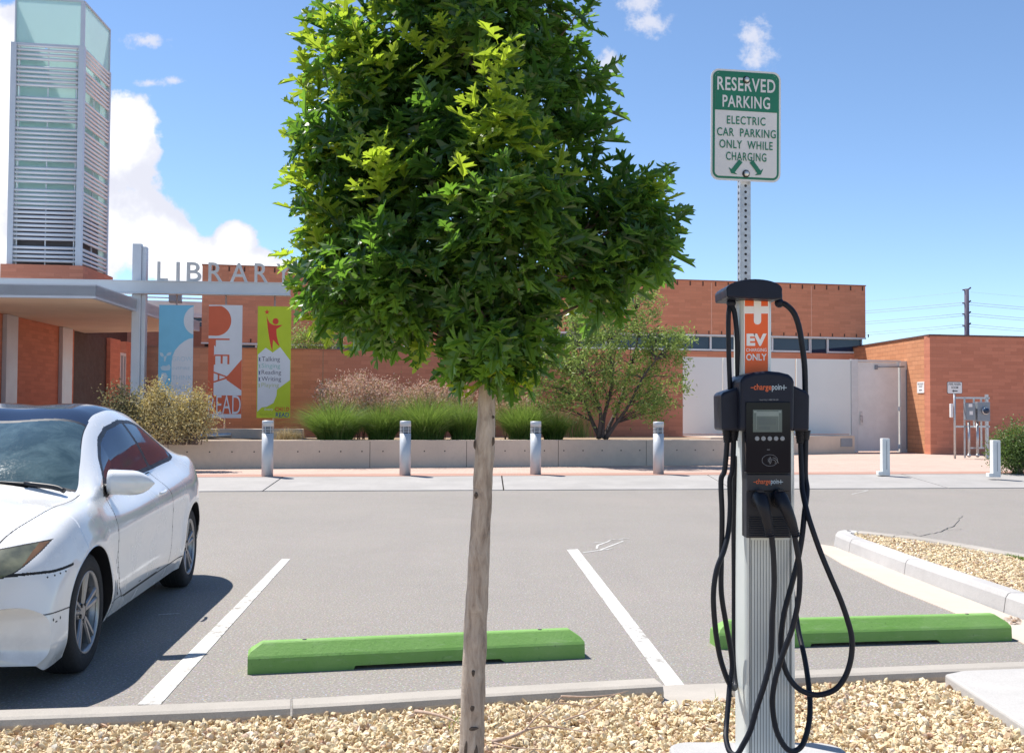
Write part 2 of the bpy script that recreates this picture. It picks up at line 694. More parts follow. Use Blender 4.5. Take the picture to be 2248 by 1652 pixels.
def np_mesh(name, V, Fq, mats, parent=None, mi=None, smooth=False, loc=None):
    """fast mesh from arrays: V (n,3) world, Fq (m,k) all faces with k corners"""
    V = np.asarray(V, float)
    off = np.array(root_loc(parent)) if parent is not None else (np.array(loc) if loc is not None else np.array([V[:, 0].mean(), V[:, 1].mean(), V[:, 2].min()]))
    V = V - off
    k = Fq.shape[1]
    me = bpy.data.meshes.new(name)
    me.vertices.add(len(V))
    me.vertices.foreach_set('co', V.astype(np.float32).ravel())
    me.loops.add(Fq.size)
    me.loops.foreach_set('vertex_index', Fq.astype(np.int32).ravel())
    me.polygons.add(len(Fq))
    me.polygons.foreach_set('loop_start', np.arange(0, Fq.size, k, dtype=np.int32))
    if mi is not None:
        me.polygons.foreach_set('material_index', np.asarray(mi, np.int32))
    me.polygons.foreach_set('use_smooth', np.full(len(Fq), smooth))
    me.update(calc_edges=True)
    me.validate()
    for m in (mats if isinstance(mats, (list, tuple)) else [mats]):
        me.materials.append(MATS[m] if isinstance(m, str) else m)
    o = bpy.data.objects.new(name, me)
    COL.objects.link(o)
    if parent is not None:
        o.parent = parent
    else:
        o.location = off
    return o


def copy_thing(src, loc, rz=None):
    """copy of a thing with copies of its parts (shared mesh data)"""
    c = src.copy()
    COL.objects.link(c)
    c.location = loc
    if rz is not None:
        c.rotation_euler = (0, 0, rz)
    for ch in [o for o in COL.objects if o.parent == src]:
        d = ch.copy()
        COL.objects.link(d)
        d.parent = c
        for gch in [o for o in COL.objects if o.parent == ch]:
            e = gch.copy()
            COL.objects.link(e)
            e.parent = d
    return c


def spline(pts, n=8):
    """Catmull-Rom through the points"""
    pts = [Vector(p) for p in pts]
    q = [pts[0] * 2 - pts[1]] + pts + [pts[-1] * 2 - pts[-2]]
    out = []
    for i in range(1, len(q) - 2):
        a, b, c, d = q[i - 1], q[i], q[i + 1], q[i + 2]
        for k in range(n):
            t = k / n
            out.append(.5 * ((2 * b) + (c - a) * t + (2 * a - 5 * b + 4 * c - d) * t * t + (3 * b - a - 3 * c + d) * t ** 3))
    out.append(pts[-1])
    return out


def pip(poly, x, y):
    """points in polygon (arrays)"""
    x, y = np.asarray(x), np.asarray(y)
    ins = np.zeros(x.shape, bool)
    n = len(poly)
    j = n - 1
    for i in range(n):
        xi, yi = poly[i][0], poly[i][1]
        xj, yj = poly[j][0], poly[j][1]
        c = ((yi > y) != (yj > y)) & (x < (xj - xi) * (y - yi) / (yj - yi + 1e-12) + xi)
        ins ^= c
        j = i
    return ins


def rand_rot(n, tilt=1.0):
    """n random rotation matrices"""
    q = rng.normal(size=(n, 4))
    q /= np.linalg.norm(q, axis=1)[:, None]
    w, x, y, z = q.T
    return np.stack([np.stack([1 - 2 * (y * y + z * z), 2 * (x * y - z * w), 2 * (x * z + y * w)], 1),
                     np.stack([2 * (x * y + z * w), 1 - 2 * (x * x + z * z), 2 * (y * z - x * w)], 1),
                     np.stack([2 * (x * z - y * w), 2 * (y * z + x * w), 1 - 2 * (x * x + y * y)], 1)], 1)


def frames(dirs, nrm):
    """orthonormal frames: x = dirs, z ~ nrm"""
    d = dirs / np.linalg.norm(dirs, axis=1)[:, None]
    z = nrm - d * (nrm * d).sum(1)[:, None]
    z /= (np.linalg.norm(z, axis=1)[:, None] + 1e-9)
    y = np.cross(z, d)
    return np.stack([d, y, z], 2)
# ---------------------------------------------------------------- setting: ground, lot, walk, kerbs, gravel
def sheet(name, poly, z, m, thick=.05, kind='structure', bevel=0):
    b = MB()
    b.slab([(p[0], p[1]) for p in poly], z - thick, z)
    return tag(b.build(name, m, base=False, bevel=bevel), kind=kind)


def ext(a, b, t0, t1):
    """line a-b prolonged: t0 metres before a, t1 metres after b"""
    d = (b - a).normalized()
    return a - d * t0, b + d * t1


def offset_path(pts, w):
    out = []
    for i, p in enumerate(pts):
        a, b = pts[max(i - 1, 0)], pts[min(i + 1, len(pts) - 1)]
        t = Vector((b.x - a.x, b.y - a.y, 0)).normalized()
        out.append(Vector((p.x - t.y * w, p.y + t.x * w, p.z)))
    return out


sheet('ground', [(-900, -60), (900, -60), (900, 2500), (-900, 2500)], -.07, 'earth')
WZ = .12
ra, rb = ext(G(430, 1079, 0), G(1800, 1073, 0), 40, 60)
wa, wb = ext(G(430, 1047, WZ), G(1800, 1041, WZ), 40, 60)
sheet('parking_lot', [(-45, -8), (60, -8), (rb.x, rb.y), (ra.x, ra.y)], 0, 'asphalt')
b = MB()      # flush concrete band between the lot and the walk, rising to the walk
joint_t = [k / 27 for k in range(28)]
for i in range(27):
    t0, t1 = joint_t[i] + .00012, joint_t[i + 1] - .00012
    A0, A1, B0, B1 = ra.lerp(rb, t0), ra.lerp(rb, t1), wa.lerp(wb, t0), wa.lerp(wb, t1)
    b.extrude([A0 + Vector((0, 0, .012)), A1 + Vector((0, 0, .012)), B1, B0], (0, 0, -.12))
tag(b.build('concrete_band', 'concrete', base=False), kind='structure')
d2 = Vector((-.3, 1, 0)).normalized()
tb = wa + Vector((0, .75, 0)), wb + Vector((0, .75, 0))
sheet('warning_paving', [(wa.x, wa.y), (wb.x, wb.y), (tb[1].x, tb[1].y), (tb[0].x, tb[0].y)], WZ + .004, 'tactile_paver')
sheet('brick_walk', [(tb[0].x, tb[0].y), (tb[1].x, tb[1].y), (70, 62), (-50, 45)], WZ, 'paver')

# parking lines, chalk marks, crack
b = MB()
for q in ([(302, 1545), (352, 1545), (637, 1226), (619, 1226)], [(1463, 1506), (1504, 1504), (1268, 1204), (1245, 1206)]):
    b.extrude([G(x, y, .004) for x, y in q], (0, 0, -.003))
N = NT('worn_line_paint')
o_ = N.coord()
wear = N.noise(o_, 17, 6, .8)
N.col(N.mix(N.math('MULTIPLY', N.rng(wear, .47, .56, 0, 1), N.rng(N.noise(o_, 1.7, 4, .6), .40, .60, .12, 1)), (.60, .59, .56), (.25, .228, .20)))
N.b.inputs['Roughness'].default_value = .8
MATS['line_paint'] = N.m
tag(b.build('parking_line', 'line_paint', base=False), kind='structure')


def ground_stroke(mb, pts, w, z):
    p = [G(x, y, z) for x, y in pts]
    l, r = offset_path(p, w / 2), offset_path(p, -w / 2)
    for i in range(len(p) - 1):
        mb.quad(r[i], r[i + 1], l[i + 1], l[i])


b = MB()
for s in ([(1280, 1212), (1345, 1203)], [(1310, 1203), (1312, 1196), (1335, 1188), (1340, 1184), (1382, 1181)], [(1305, 1190), (1368, 1187), (1318, 1206)],
          [(1870, 1084), (1888, 1080), (1905, 1076)], [(1878, 1077), (1906, 1075)], [(348, 1348), (394, 1345)]):
    ground_stroke(b, s, .022, .003)
tag(b.build('chalk_mark', 'line_paint', base=False), kind='structure')
b = MB()
random.seed(3)
def crack(x0, y0, x1, y1, n, amp, w):
    k = [(x0 + (x1 - x0) * i / n + (random.uniform(-amp, amp) if 0 < i < n else 0), y0 + (y1 - y0) * i / n + (random.uniform(-amp, amp) * .35 if 0 < i < n else 0)) for i in range(n + 1)]
    ground_stroke(b, k, w, .003)


crack(2020, 1176, 2062, 1167, 9, 3, .010)
crack(2062, 1167, 2096, 1152, 9, 3, .014)
crack(2096, 1152, 2112, 1131, 6, 3, .007)
crack(2074, 1163, 2112, 1160, 6, 3, .006)
crack(1788, 1186, 1600, 1180, 16, 4, .006)
crack(2020, 1176, 1985, 1166, 6, 3, .005)
tag(b.build('pavement_crack', 'dark', base=False), kind='structure')
b = MB()
b.lathe([(.13, 0), (.13, .002)], G(2130, 1531, .002), n=24)
MATS['wet_asphalt'] = mat('wet_asphalt', (.21, .175, .14), .8, 0, .1)
tag(b.build('asphalt_stain', 'wet_asphalt', base=False), kind='structure')


# kerbs: rounded profile swept along a path (path = lot-side top edge, w to its left = away from the lot if positive)
def kerb(name, pts, w, ztop, zbot, joints=(), cap_len=0.0, m='kerb_concrete', lotface=.03):
    """pts: dense path; joints: indices of pts where a saw cut is left"""
    segs, start = [], 0
    for j in sorted(joints):
        segs.append((start, j))
        start = j
    segs.append((start, len(pts) - 1))
    b = MB()
    sg = 1 if w > 0 else -1
    prof = [(-lotface, zbot), (-lotface * .25, ztop - .035), (.012, ztop - .006), (.03, ztop), (abs(w) - .03, ztop), (abs(w) - .010, ztop - .008), (abs(w), ztop - .03), (abs(w), zbot)]
    for a, e in segs:
        pp = [p.copy() for p in pts[a:e + 1]]
        if len(pp) < 2:
            continue
        d0 = (pp[1] - pp[0]).normalized()
        d1 = (pp[-1] - pp[-2]).normalized()
        pp[0] += d0 * .005
        pp[-1] -= d1 * .005
        rings = [[None] * len(prof) for _ in pp]
        for k, (u, z) in enumerate(prof):
            op = offset_path(pp, sg * u)
            for i, p in enumerate(op):
                rings[i][k] = Vector((p.x, p.y, z))
        if sg < 0:
            rings = [r[::-1] for r in rings]
        rings = [r[::-1] for r in rings]
        b.loft(rings, smooth=False)
    o = b.build(name, m, base=False)
    return tag(o, kind='structure')


KT = .13
near_pts = spline([G(x, y, KT) for x, y in [(-500, 1566), (-200, 1559), (0, 1553), (300, 1543), (640, 1529), (1000, 1508), (1250, 1494), (1432, 1484)]], 6)
kerb('near_kerb', near_pts, -.165, KT, -.05, joints=(12, 24))
right_pts = [G(x, y, KT) for x, y in [(1600, 1473), (1750, 1467), (2000, 1457), (2240, 1448), (2600, 1436)]]
kerb('near_kerb', spline(right_pts, 4), -.15, KT, -.05, joints=())
# dropped kerb between the two ends
q = [G(x, y, .01) for x, y in [(1433, 1504), (1602, 1498)]]
q2 = [G(1446, 1548, .075), G(1606, 1541, .075)]
b = MB()
b.extrude([q[0], q[1], q2[1], q2[0]], (0, 0, -.08))
tag(b.build('dropped_kerb', 'kerb_concrete', base=False), kind='structure')
# pavement slab at lower right
pv = [G(x, y, KT + .004) for x, y in [(2074, 1478), (2112, 1470), (2700, 1448), (3000, 1800), (2420, 1705), (2248, 1592)]]
sheet('pavement', pv, KT + .004, mk_concrete('pavement_concrete', (.46, .44, .415), .15), .14, bevel=.012)

# gravel bed
GZ = .085
near_in = offset_path(near_pts, -.16)
bed = [(p.x, p.y) for p in near_in] + [(G(1446, 1548, .075).x, G(1446, 1548, .075).y), (G(1606, 1541, .075).x, G(1606, 1541, .075).y)]
bed += [(p.x, p.y) for p in offset_path([Vector(p) for p in right_pts], -.145)[1:]] + [(8, 2.0), (8, -4), (-6, -4), (-6, near_in[0].y)]
sheet('gravel_bed', bed, GZ - .010, 'stone_dust', .05)


def stones(name, poly, n, z, smin, smax, lift=.4, avoid=()):
    """crushed rock: n angular stones lying within the plan polygon"""
    xs, ys = [p[0] for p in poly], [p[1] for p in poly]
    cx, cy = [], []
    while len(cx) < n:
        x = rng.uniform(min(xs), max(xs), n)
        y = rng.uniform(min(ys), max(ys), n)
        ok = pip(poly, x, y)
        for (ax, ay, ar) in avoid:
            ok &= (x - ax) ** 2 + (y - ay) ** 2 > ar * ar
        cx += list(x[ok])
        cy += list(y[ok])
    c = np.stack([cx[:n], cy[:n], np.zeros(n)], 1)
    # angular stone: 3 sides x 2 rings + cap, jittered
    base = []
    for zz, rr, ph in ((-.5, .62, .2), (-.05, 1.0, 0), (.42, .72, .5)):
        for k in range(5):
            a = 2 * math.pi * (k + ph) / 5
            base.append((rr * math.cos(a), rr * math.sin(a), zz))
    base += [(0, 0, -.6), (0, 0, .6)]
    base = np.array(base)
    tri = []
    for r in range(2):
        for k in range(5):
            a, b_, c_, d_ = r * 5 + k, r * 5 + (k + 1) % 5, (r + 1) * 5 + (k + 1) % 5, (r + 1) * 5 + k
            tri += [(a, b_, c_), (a, c_, d_)]
    for k in range(5):
        tri += [((k + 1) % 5, k, 15), (10 + k, 10 + (k + 1) % 5, 16)]
    tri = np.array(tri)
    nb = len(base)
    V = np.repeat(base[None], n, 0)
    V = V * (1 + rng.uniform(-.34, .34, V.shape))
    s = rng.uniform(0, 1, n) ** 1.7 * (smax - smin) + smin
    V *= (np.stack([s, s * rng.uniform(.55, .95, n), s * rng.uniform(.45, .8, n)], 1) * .5)[:, None, :]
    rot = rand_rot(n)
    # mostly lying: blend of random rotation about z and slight tilt
    V = np.einsum('nij,nkj->nki', rot, V)
    c[:, 2] = z + rng.uniform(-.1, lift, n) * s
    V = V + c[:, None, :]
    Fq = (tri[None] + (np.arange(n) * nb)[:, None, None]).reshape(-1, 3)
    return tag(np_mesh(name, V.reshape(-1, 3), Fq, 'gravel', loc=(c[:, 0].mean(), c[:, 1].mean(), z)), kind='stuff')


vis = [(p.x, p.y) for p in near_in] + bed[len(near_in):len(near_in) + 2] + [(p.x, p.y) for p in offset_path([Vector(p) for p in right_pts], -.15)[1:]]
vis = [(-2.9, 3.45)] + [p for p in vis if -2.9 < p[0] < 2.6] + [(2.6, 3.45)]
pvp = [(p.x, p.y) for p in pv]
o = stones('gravel', vis, 27000, GZ - .004, .013, .042)
# ---------------------------------------------------------------- buildings and walls
def wall_line(xa, da, xb, db):
    """plan points below two (pixel, distance) stations"""
    A, B = P(xa, 900, da), P(xb, 900, db)
    return Vector((A.x, A.y, 0)), Vector((B.x, B.y, 0))


class Face:
    """vertical plane through two plan points; u runs along it, positive n towards the camera side (right hand of u reversed)"""
    def __init__(s, A, B):
        s.A, s.B = A, B
        s.d = (B - A).normalized()
        s.L = (B - A).length
        s.n = Vector((s.d.y, -s.d.x, 0))

    def p(s, u, z, off=0.0):
        return Vector((s.A.x + s.d.x * u + s.n.x * off, s.A.y + s.d.y * u + s.n.y * off, z))

    def u_at(s, x):
        """u where the sight line through pixel column x meets the plane"""
        v = ray(x, 900)
        # A + d u = t v
        det = s.d.x * (-v.y) - (-v.x) * s.d.y
        return ((-s.A.x) * (-v.y) - (-v.x) * (-s.A.y)) / det

    def z_at(s, x, y):
        u = s.u_at(x)
        q = s.p(u, 0)
        v = ray(x, y)
        return CAM_H + v.z * (q.y / v.y)

    def box(s, mb, u0, u1, z0, z1, o0, o1, mi=0):
        """block from offset o0 (back) to o1 (front)"""
        mb.extrude([s.p(u0, z0, o1), s.p(u1, z0, o1), s.p(u1, z0, o0), s.p(u0, z0, o0)], (0, 0, z1 - z0), mi)


# --- concrete planter wall
A, B = G(300, 1030, WZ), G(1592, 1020.5, WZ)
pf = Face(Vector((A.x, A.y, 0)), Vector((B.x, B.y, 0)))
PZ = pf.z_at(900, 966)
b = MB()
js = [pf.u_at(x) for x in (370, 595, 813, 1025, 1226, 1419)]
edges = [-3.0] + js + [pf.L]
for i in range(len(edges) - 1):
    pf.box(b, edges[i] + .006, edges[i + 1] - .006, WZ - .2, PZ, -.30, 0, 0)
pf.box(b, -3, pf.L, WZ - .2, PZ - .02, -.29, -.012, 1)
u = pf.u_at(412)
step = pf.u_at(957) - pf.u_at(912)
while u < pf.L:
    if min(abs(u - j) for j in js) > .12:
        c = pf.p(u, WZ + .60 * (PZ - WZ), .0005)
        b.lathe([(.016, 0), (.016, .0015)], c, pf.n, 10, 1)
    u += step
# right return of the wall and loading ledge behind
tag(b.build('planter_wall', ['planter_concrete', 'dark']), 'long low concrete planter wall with tie holes behind the bollards', 'planter wall')
# --- planter soil
sA, sB = wall_line(250, 27.2, 1498, 28.9)
b = MB()
b.slab([pf.p(-3, 0, -.29), pf.p(pf.L - .02, 0, -.29), Vector((sB.x, sB.y - .2, 0)), Vector((sA.x - 3, sA.y - 1, 0))], PZ - .3, PZ - .03)
tag(b.build('planter_soil', 'soil', base=False), kind='structure')

# --- terracotta site wall
sA, sB = wall_line(300, 25.75, 1499, 28.9)
sf = Face(sA, sB)
SZ = sf.z_at(700, 768)
t = thing('brick_wall', 'long low terracotta brick wall behind the grasses and banners', 'wall', (sf.p(sf.L / 2, 0).x, sf.p(sf.L / 2, 0).y, WZ))
b = MB()
sf.box(b, .1, sf.L, 0, SZ, -.3, 0)
for x in (708, 1088, 1290):
    u = sf.u_at(x)
    sf.box(b, u - .008, u + .008, .3, SZ - .01, .001, .004, 1)
b.build('wall', ['terracotta', 'soil'], t)
b = MB()
sf.box(b, .1, sf.L + .01, SZ, SZ + .03, -.32, .02)
b.build('coping', mat('coping', (.34, .14, .09), .7), t)
# concrete ledge where the banner posts stand
b = MB()
lf = Face(*wall_line(392, 25.0, 664, 25.2))
lf.box(b, -1, lf.L, PZ - .3, lf.z_at(520, 941), -.35, 0)
tag(b.build('concrete_ledge', 'planter_concrete', bevel=.01), 'low concrete ledge under the red and green banners', 'ledge')

# --- upper hall of the library
hA, hB = wall_line(440, 33.0, 1901, 37.7)
hf = Face(hA, hB)
ZT = hf.z_at(1300, 609)
ZL = hf.z_at(800, 757)          # window head of the left part
ZR = hf.z_at(1500, 733)         # window head of the right part
ZS = hf.z_at(1530, 769)         # sill of the right band
uL = hf.u_at(866)
uM = hf.u_at(1050)
t = thing('library_building', 'long terracotta library hall with a ribbon of windows under its brick top', 'building', (hf.p(hf.L / 2, 0).x, hf.p(hf.L / 2, 0).y, 0))
b = MB()
TH = -.35
hf.box(b, 0, uM, ZL, ZT, TH, 0)
hf.box(b, uM, hf.L, ZR, ZT, TH, 0)
hf.box(b, uL, uM, 0, ZL, TH, 0)
hf.box(b, uM, hf.L - .35, 0, ZS - .02, TH, -.03)
hf.box(b, 0, uL, 0, ZL - .62, TH, -.03)
# return walls and roof
back = Vector((-.06, 1, 0)) * 14
for u0 in (0, hf.L - .35):
    o = hf.p(u0, ZL + .0 if u0 == 0 else ZR, TH)
    b.beam(o, hf.d * .35, back, (0, 0, ZT - o.z))
b.beam(hf.p(0.36, ZT - .45, TH), hf.d * (hf.L - .72), back, (0, 0, .2))
for x in (708, 1000, 1286, 1562, 1782):
    u = hf.u_at(x)
    hf.box(b, u - .012, u + .012, ZR + .02, ZT - .05, .001, .005, 1)
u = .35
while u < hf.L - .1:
    hf.box(b, u - .022, u + .022, ZT - .17, ZT - .02, .001, .012, 2)  # dark boxes stand in for small shadows below the coping and above windows
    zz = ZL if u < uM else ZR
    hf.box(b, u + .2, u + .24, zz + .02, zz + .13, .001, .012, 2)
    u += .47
b.build('wall', ['hall_brick', mat('pale_joint', (.80, .45, .32), .8), mat('shadow_tick', (.10, .045, .03), .8)], t)
b = MB()
hf.box(b, -.02, hf.L + .02, ZT, ZT + .035, TH - .02, .025)
b.build('coping', 'coping', t)


def window_band(parent, face, us, z0, z1, off=-.12, fw=.06, head=True):
    """row of windows; each is a window part with its pane below it"""
    for i in range(len(us) - 1):
        w = MB()
        u0, u1 = us[i], us[i + 1]
        za, zb = (z0 if not isinstance(z0, list) else z0[i]), z1
        for (a, c, e, g) in ((u0, u0 + fw * .5, za, zb), (u1 - fw * .5, u1, za, zb)):
            face.box(w, a, c, e, g, off - .05, off + .06)
        face.box(w, u0 + fw * .5, u1 - fw * .5, zb - fw, zb, off - .05, off + .06)
        face.box(w, u0 + fw * .5, u1 - fw * .5, za, za + fw, off - .05, off + .075)
        wo_ = w.build('window', 'win_frame', parent)
        g = MB()
        face.box(g, u0 + fw * .5, u1 - fw * .5, za + fw, zb - fw, off - .03, off - .01)
        g.build('pane', 'win_glass', wo_)


us = [hf.u_at(x) for x in (470, 560, 648, 730, 795, 864)]
window_band(t, hf, us, ZL - .60, ZL - .005)
us = [hf.u_at(x) for x in (1060, 1130, 1226, 1330, 1440, 1562, 1640, 1698, 1781)]
window_band(t, hf, us, ZS, ZR - .005)
zlow = hf.z_at(1800, 787)
window_band(t, hf, [hf.u_at(1782), hf.u_at(1820), hf.u_at(1896)], [zlow - .5, ZS], ZR - .005)
b = MB()
hf.box(b, -.01, hf.u_at(1050), ZL - .05, ZL - .002, .003, .03)
hf.box(b, hf.u_at(1050), hf.L + .01, ZR - .05, ZR - .002, .003, .03)
b.build('window_head', 'win_frame', t)
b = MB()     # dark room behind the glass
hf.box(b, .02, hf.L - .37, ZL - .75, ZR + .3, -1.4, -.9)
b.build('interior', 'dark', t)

# --- rear wing seen between the canopy and the hall
rA, rB = wall_line(235, 40, 470, 41.0)
rf = Face(rA, rB)
t = thing('rear_wing', 'white roof edge and windows of the wing behind the blue banner', 'building', (rA.x, rA.y, 0))
b = MB()
z = lambda y: rf.z_at(430, y)
rf.box(b, 0, rf.L, z(690), z(662), -1, 0, 0)
rf.box(b, 0, rf.L, z(657), z(654), -.1, 0, 2)
rf.box(b, 0, rf.L, z(648), z(645), -.1, 0, 2)
rf.box(b, 0, rf.L, 0, z(716), -1, -.05, 1)
rf.box(b, 0, rf.L, z(697), z(690), -1.2, .05, 2)
b.build('wall', ['white_metal', mat('brown_wall', (.22, .11, .08), .8), 'steel_paint'], t)
b = MB()
rf.box(b, 0, rf.L, z(716), z(697), -1, -.1)
o_w = b.build('window', 'win_glass', t)
b = MB()
rf.box(b, 0, rf.L, z(706), z(704.6), -.1, -.05)
b.build('frame', 'win_frame', o_w)
b = MB()
u0, u1 = rf.u_at(370), rf.u_at(397)
rf.box(b, u0, u1, z(668), z(651), .2, 1.0)
b.build('roof_unit', 'box_grey', t)

# --- tower
C = P(171, 900, 31.0)
C = Vector((C.x, C.y, 0))
ad = Vector((math.cos(R(9)), math.sin(R(9)), 0))
bd_ = Vector((-.06, 1, 0)).normalized()
tw, ts = 2.07, 2.5
fl = Face(C - ad * tw, C)                      # front face
fr = Face(C, C + bd_ * ts)                     # right face
zz = lambda y: CAM_H + (892 - y) * 31.0 / F
Z_base, Z_l0, Z_l1, Z_g1 = zz(604), zz(583), zz(94), zz(-8)
t = thing('louvre_tower', 'tall square tower of grey louvres with a frosted glass top on a brick base', 'tower', tuple(C - ad * tw / 2 + bd_ * ts / 2))
b = MB()
o = C - ad * (tw + .12) - bd_ * .12
b.beam(o + Vector((0, 0, 3.9)), ad * (tw + .24), bd_ * (ts + .24), (0, 0, Z_l0 - 3.9))
b.build('base', 'terracotta', t)
b = MB()
cw = .2
Bk = C - ad * tw + bd_ * ts
for p0 in (C, C - ad * (tw), C + bd_ * ts, Bk):
    pass
b.beam(C - ad * .16 + Vector((0, 0, Z_l0)), ad * .16, bd_ * .16, (0, 0, Z_l1 + .02 - Z_l0))
b.beam(C - ad * .13 + bd_ * .03 + Vector((0, 0, Z_l1 + .02)), ad * .10, bd_ * .10, (0, 0, Z_g1 - Z_l1 - .02))
b.beam(C - ad * tw + Vector((0, 0, Z_l0)), ad * .16, bd_ * .16, (0, 0, Z_l1 + .02 - Z_l0))
b.beam(C + bd_ * (ts - .1) - ad * .1 + Vector((0, 0, Z_l0)), ad * .1, bd_ * .1, (0, 0, Z_l1 - Z_l0))
b.beam(C - ad * tw + bd_ * (ts - .1) + Vector((0, 0, Z_l0)), ad * .1, bd_ * .1, (0, 0, Z_l1 - Z_l0))
b.beam(C - ad * (tw - .16) + Vector((0, 0, Z_l1 - .04)) + bd_ * .02, ad * (tw - .32), bd_ * .1, (0, 0, .06))
for f_, L_ in ((fl, tw), (fr, ts)):
    f_.box(b, .05, L_ - .05, Z_g1 - .03, Z_g1 + .02, -.12, -.02)
f_ = fl
fl.box(b, .09, .13, Z_l1 + .02, Z_g1 - .03, -.1, -.02)
fr.box(b, ts - .09, ts - .05, Z_l1 + .02, Z_g1 - .03, -.1, -.02)
b.build('frame', 'steel_paint', t)
N = NT('frosted_glass')
N.col((.56, .75, .74))
N.b.inputs['Roughness'].default_value = .25
tr = N.n('ShaderNodeBsdfTranslucent')
tr.inputs['Color'].default_value = (.80, .90, .89, 1)
mx = N.n('ShaderNodeMixShader')
mx.inputs[0].default_value = .5
N.t.links.new(N.b.outputs[0], mx.inputs[1])
N.t.links.new(tr.outputs[0], mx.inputs[2])
N.t.links.new(mx.outputs[0], N.out.inputs[0])
MATS['frosted'] = N.m
zg0 = zz(455)
for f_, L_ in ((fl, tw), (fr, ts)):
    b = MB()
    f_.box(b, .13 if f_ is fl else .12, L_ - .13, Z_l1 + .021, Z_g1 - .03, -.075, -.06)
    b.build('glass_panel', 'frosted', t)
    b = MB()
    f_.box(b, .17, L_ - .17, zg0, Z_l1 - .05, -.30, -.28)
    b.build('glass_panel', 'frosted', t)
b = MB()    # far sides, and floor behind the lower louvres
lb = Face(C - ad * tw + bd_ * ts, C - ad * tw)
bb = Face(C + bd_ * ts, C - ad * tw + bd_ * ts)
for f_, L_ in ((lb, ts), (bb, tw)):
    f_.box(b, .12, L_ - .12, Z_l1 + .021, Z_g1 - .03, -.075, -.06)
    f_.box(b, .11, L_ - .11, Z_l0, Z_l1 - .05, -.12, -.1)
b.build('rear_glass', 'frosted', t)
b = MB()
for f_, L_ in ((fl, tw), (fr, ts)):
    f_.box(b, .11, L_ - .11, Z_l0, zg0 - .02, -.30, -.28)
b.build('lower_lining', mat('lining', (.10, .09, .10), .7), t)
# slats: rows in the same rhythm on both faces; wider gaps where glass shows
rows, y = [], 262.0
gaps = [350, 380, 540, 555, 735, 975, 985, 1130, 1290, 1375, 1470]
yy = 268.0
while yy < 1590:
    if not any(abs(yy - g) < (15 if g < 1200 else 9) for g in (378, 546, 736, 982, 1124, 1290, 1376, 1466)):
        rows.append(yy)
    yy += 26.6
rows = [zz(r / 2.581 * .9414) for r in rows]
for f_, L_, e0, e1 in ((fl, tw, .16, .16), (fr, ts, .02, .02)):
    b = MB()
    for z0 in rows:
        b.tube([f_.p(e0, z0, -.055), f_.p(L_ - e1, z0, -.055)], .048, 8)
    u = e0 + .06
    for u in (e0 + .07, L_ - e1 - .07, L_ / 2):
        f_.box(b, u - .015, u + .015, Z_l0, Z_l1 - .05, -.14, -.1)
    b.build('louvre_screen', mat('louvre_paint', (.68, .70, .73), .4, .2, .04, 2), t)

# --- entrance canopy: slab, sign beam, columns
c0 = P(210, 640, 22.3)
zt, zb_ = P(210, 627, 22.3).z, P(210, 655, 22.3).z
t = thing('entrance_canopy', 'flat steel edged entrance canopy with a tan soffit left of the banners', 'canopy', (c0.x - 2, c0.y + 3, 0))
pc = Vector((c0.x, c0.y, 0))
dl = Vector((-1, -.07, 0)).normalized()
dbk = Vector((-.066, 1, 0)).normalized()
sl = [pc, pc + dl * 12, pc + dl * 12 + dbk * 14, pc + dbk * 9.6]
b = MB()
b.slab(sl[::-1], zb_ + .05, zt)
b.build('roof_slab', 'steel_paint', t)
b = MB()
inn = [pc + dl * .12 + dbk * .12, pc + dl * 11.9 + dbk * .12, pc + dl * 11.9 + dbk * 13.8, pc + dl * .12 + dbk * 9.5]
b.slab(inn[::-1], zb_ + .005, zb_ + .05)
b.build('soffit', 'soffit', t)
b = MB()
o = pc + Vector((0, 0, zb_))
b.beam(o, dl * 12, dbk * .1, (0, 0, zt + .03 - zb_))
b.beam(o + dbk * .1, dl * .1, dbk * 9.5, (0, 0, zt + .03 - zb_))
b.build('fascia', mat('fascia', (.56, .58, .62), .45, .2, .04, 2), t)
bA, bB = P(-260, 606, 24.5), P(636, 620, 25.4)
bt = (bA.z + bB.z) / 2
bt = CAM_H + (894 - 619) * 25.2 / F
bf = Face(Vector((bA.x, bA.y, 0)), Vector((bB.x, bB.y, 0)))
b = MB()
bh = 25 / F * 25.2
bf.box(b, -3, bf.L, bt - bh, bt, -.22, 0)
bf.box(b, -3, bf.L + .01, bt, bt + .02, -.25, .03)
bf.box(b, -3, bf.L + .01, bt - bh - .02, bt - bh, -.25, .03)
b.build('sign_beam', mat('beam_paint', (.56, .58, .60), .45, .2, .04, 1.5), t)
b = MB()
uc0, uc1 = bf.u_at(279), bf.u_at(299)
ztop = CAM_H + (892 - 531) * 25.2 / F
bf.box(b, uc0, uc1, 0, ztop, -.42, -.24)
bf.box(b, uc1 + .0, uc1 + .10, 0, ztop - .06, -.52, -.30)
b.build('column', 'steel_paint', t, bevel=.01)
b = MB()
bf.box(b, uc1 + .4, uc1 + 4.4, bt - .42, bt - .38, -9, -8.6)
b.build('roof_rail', 'steel_paint', t)

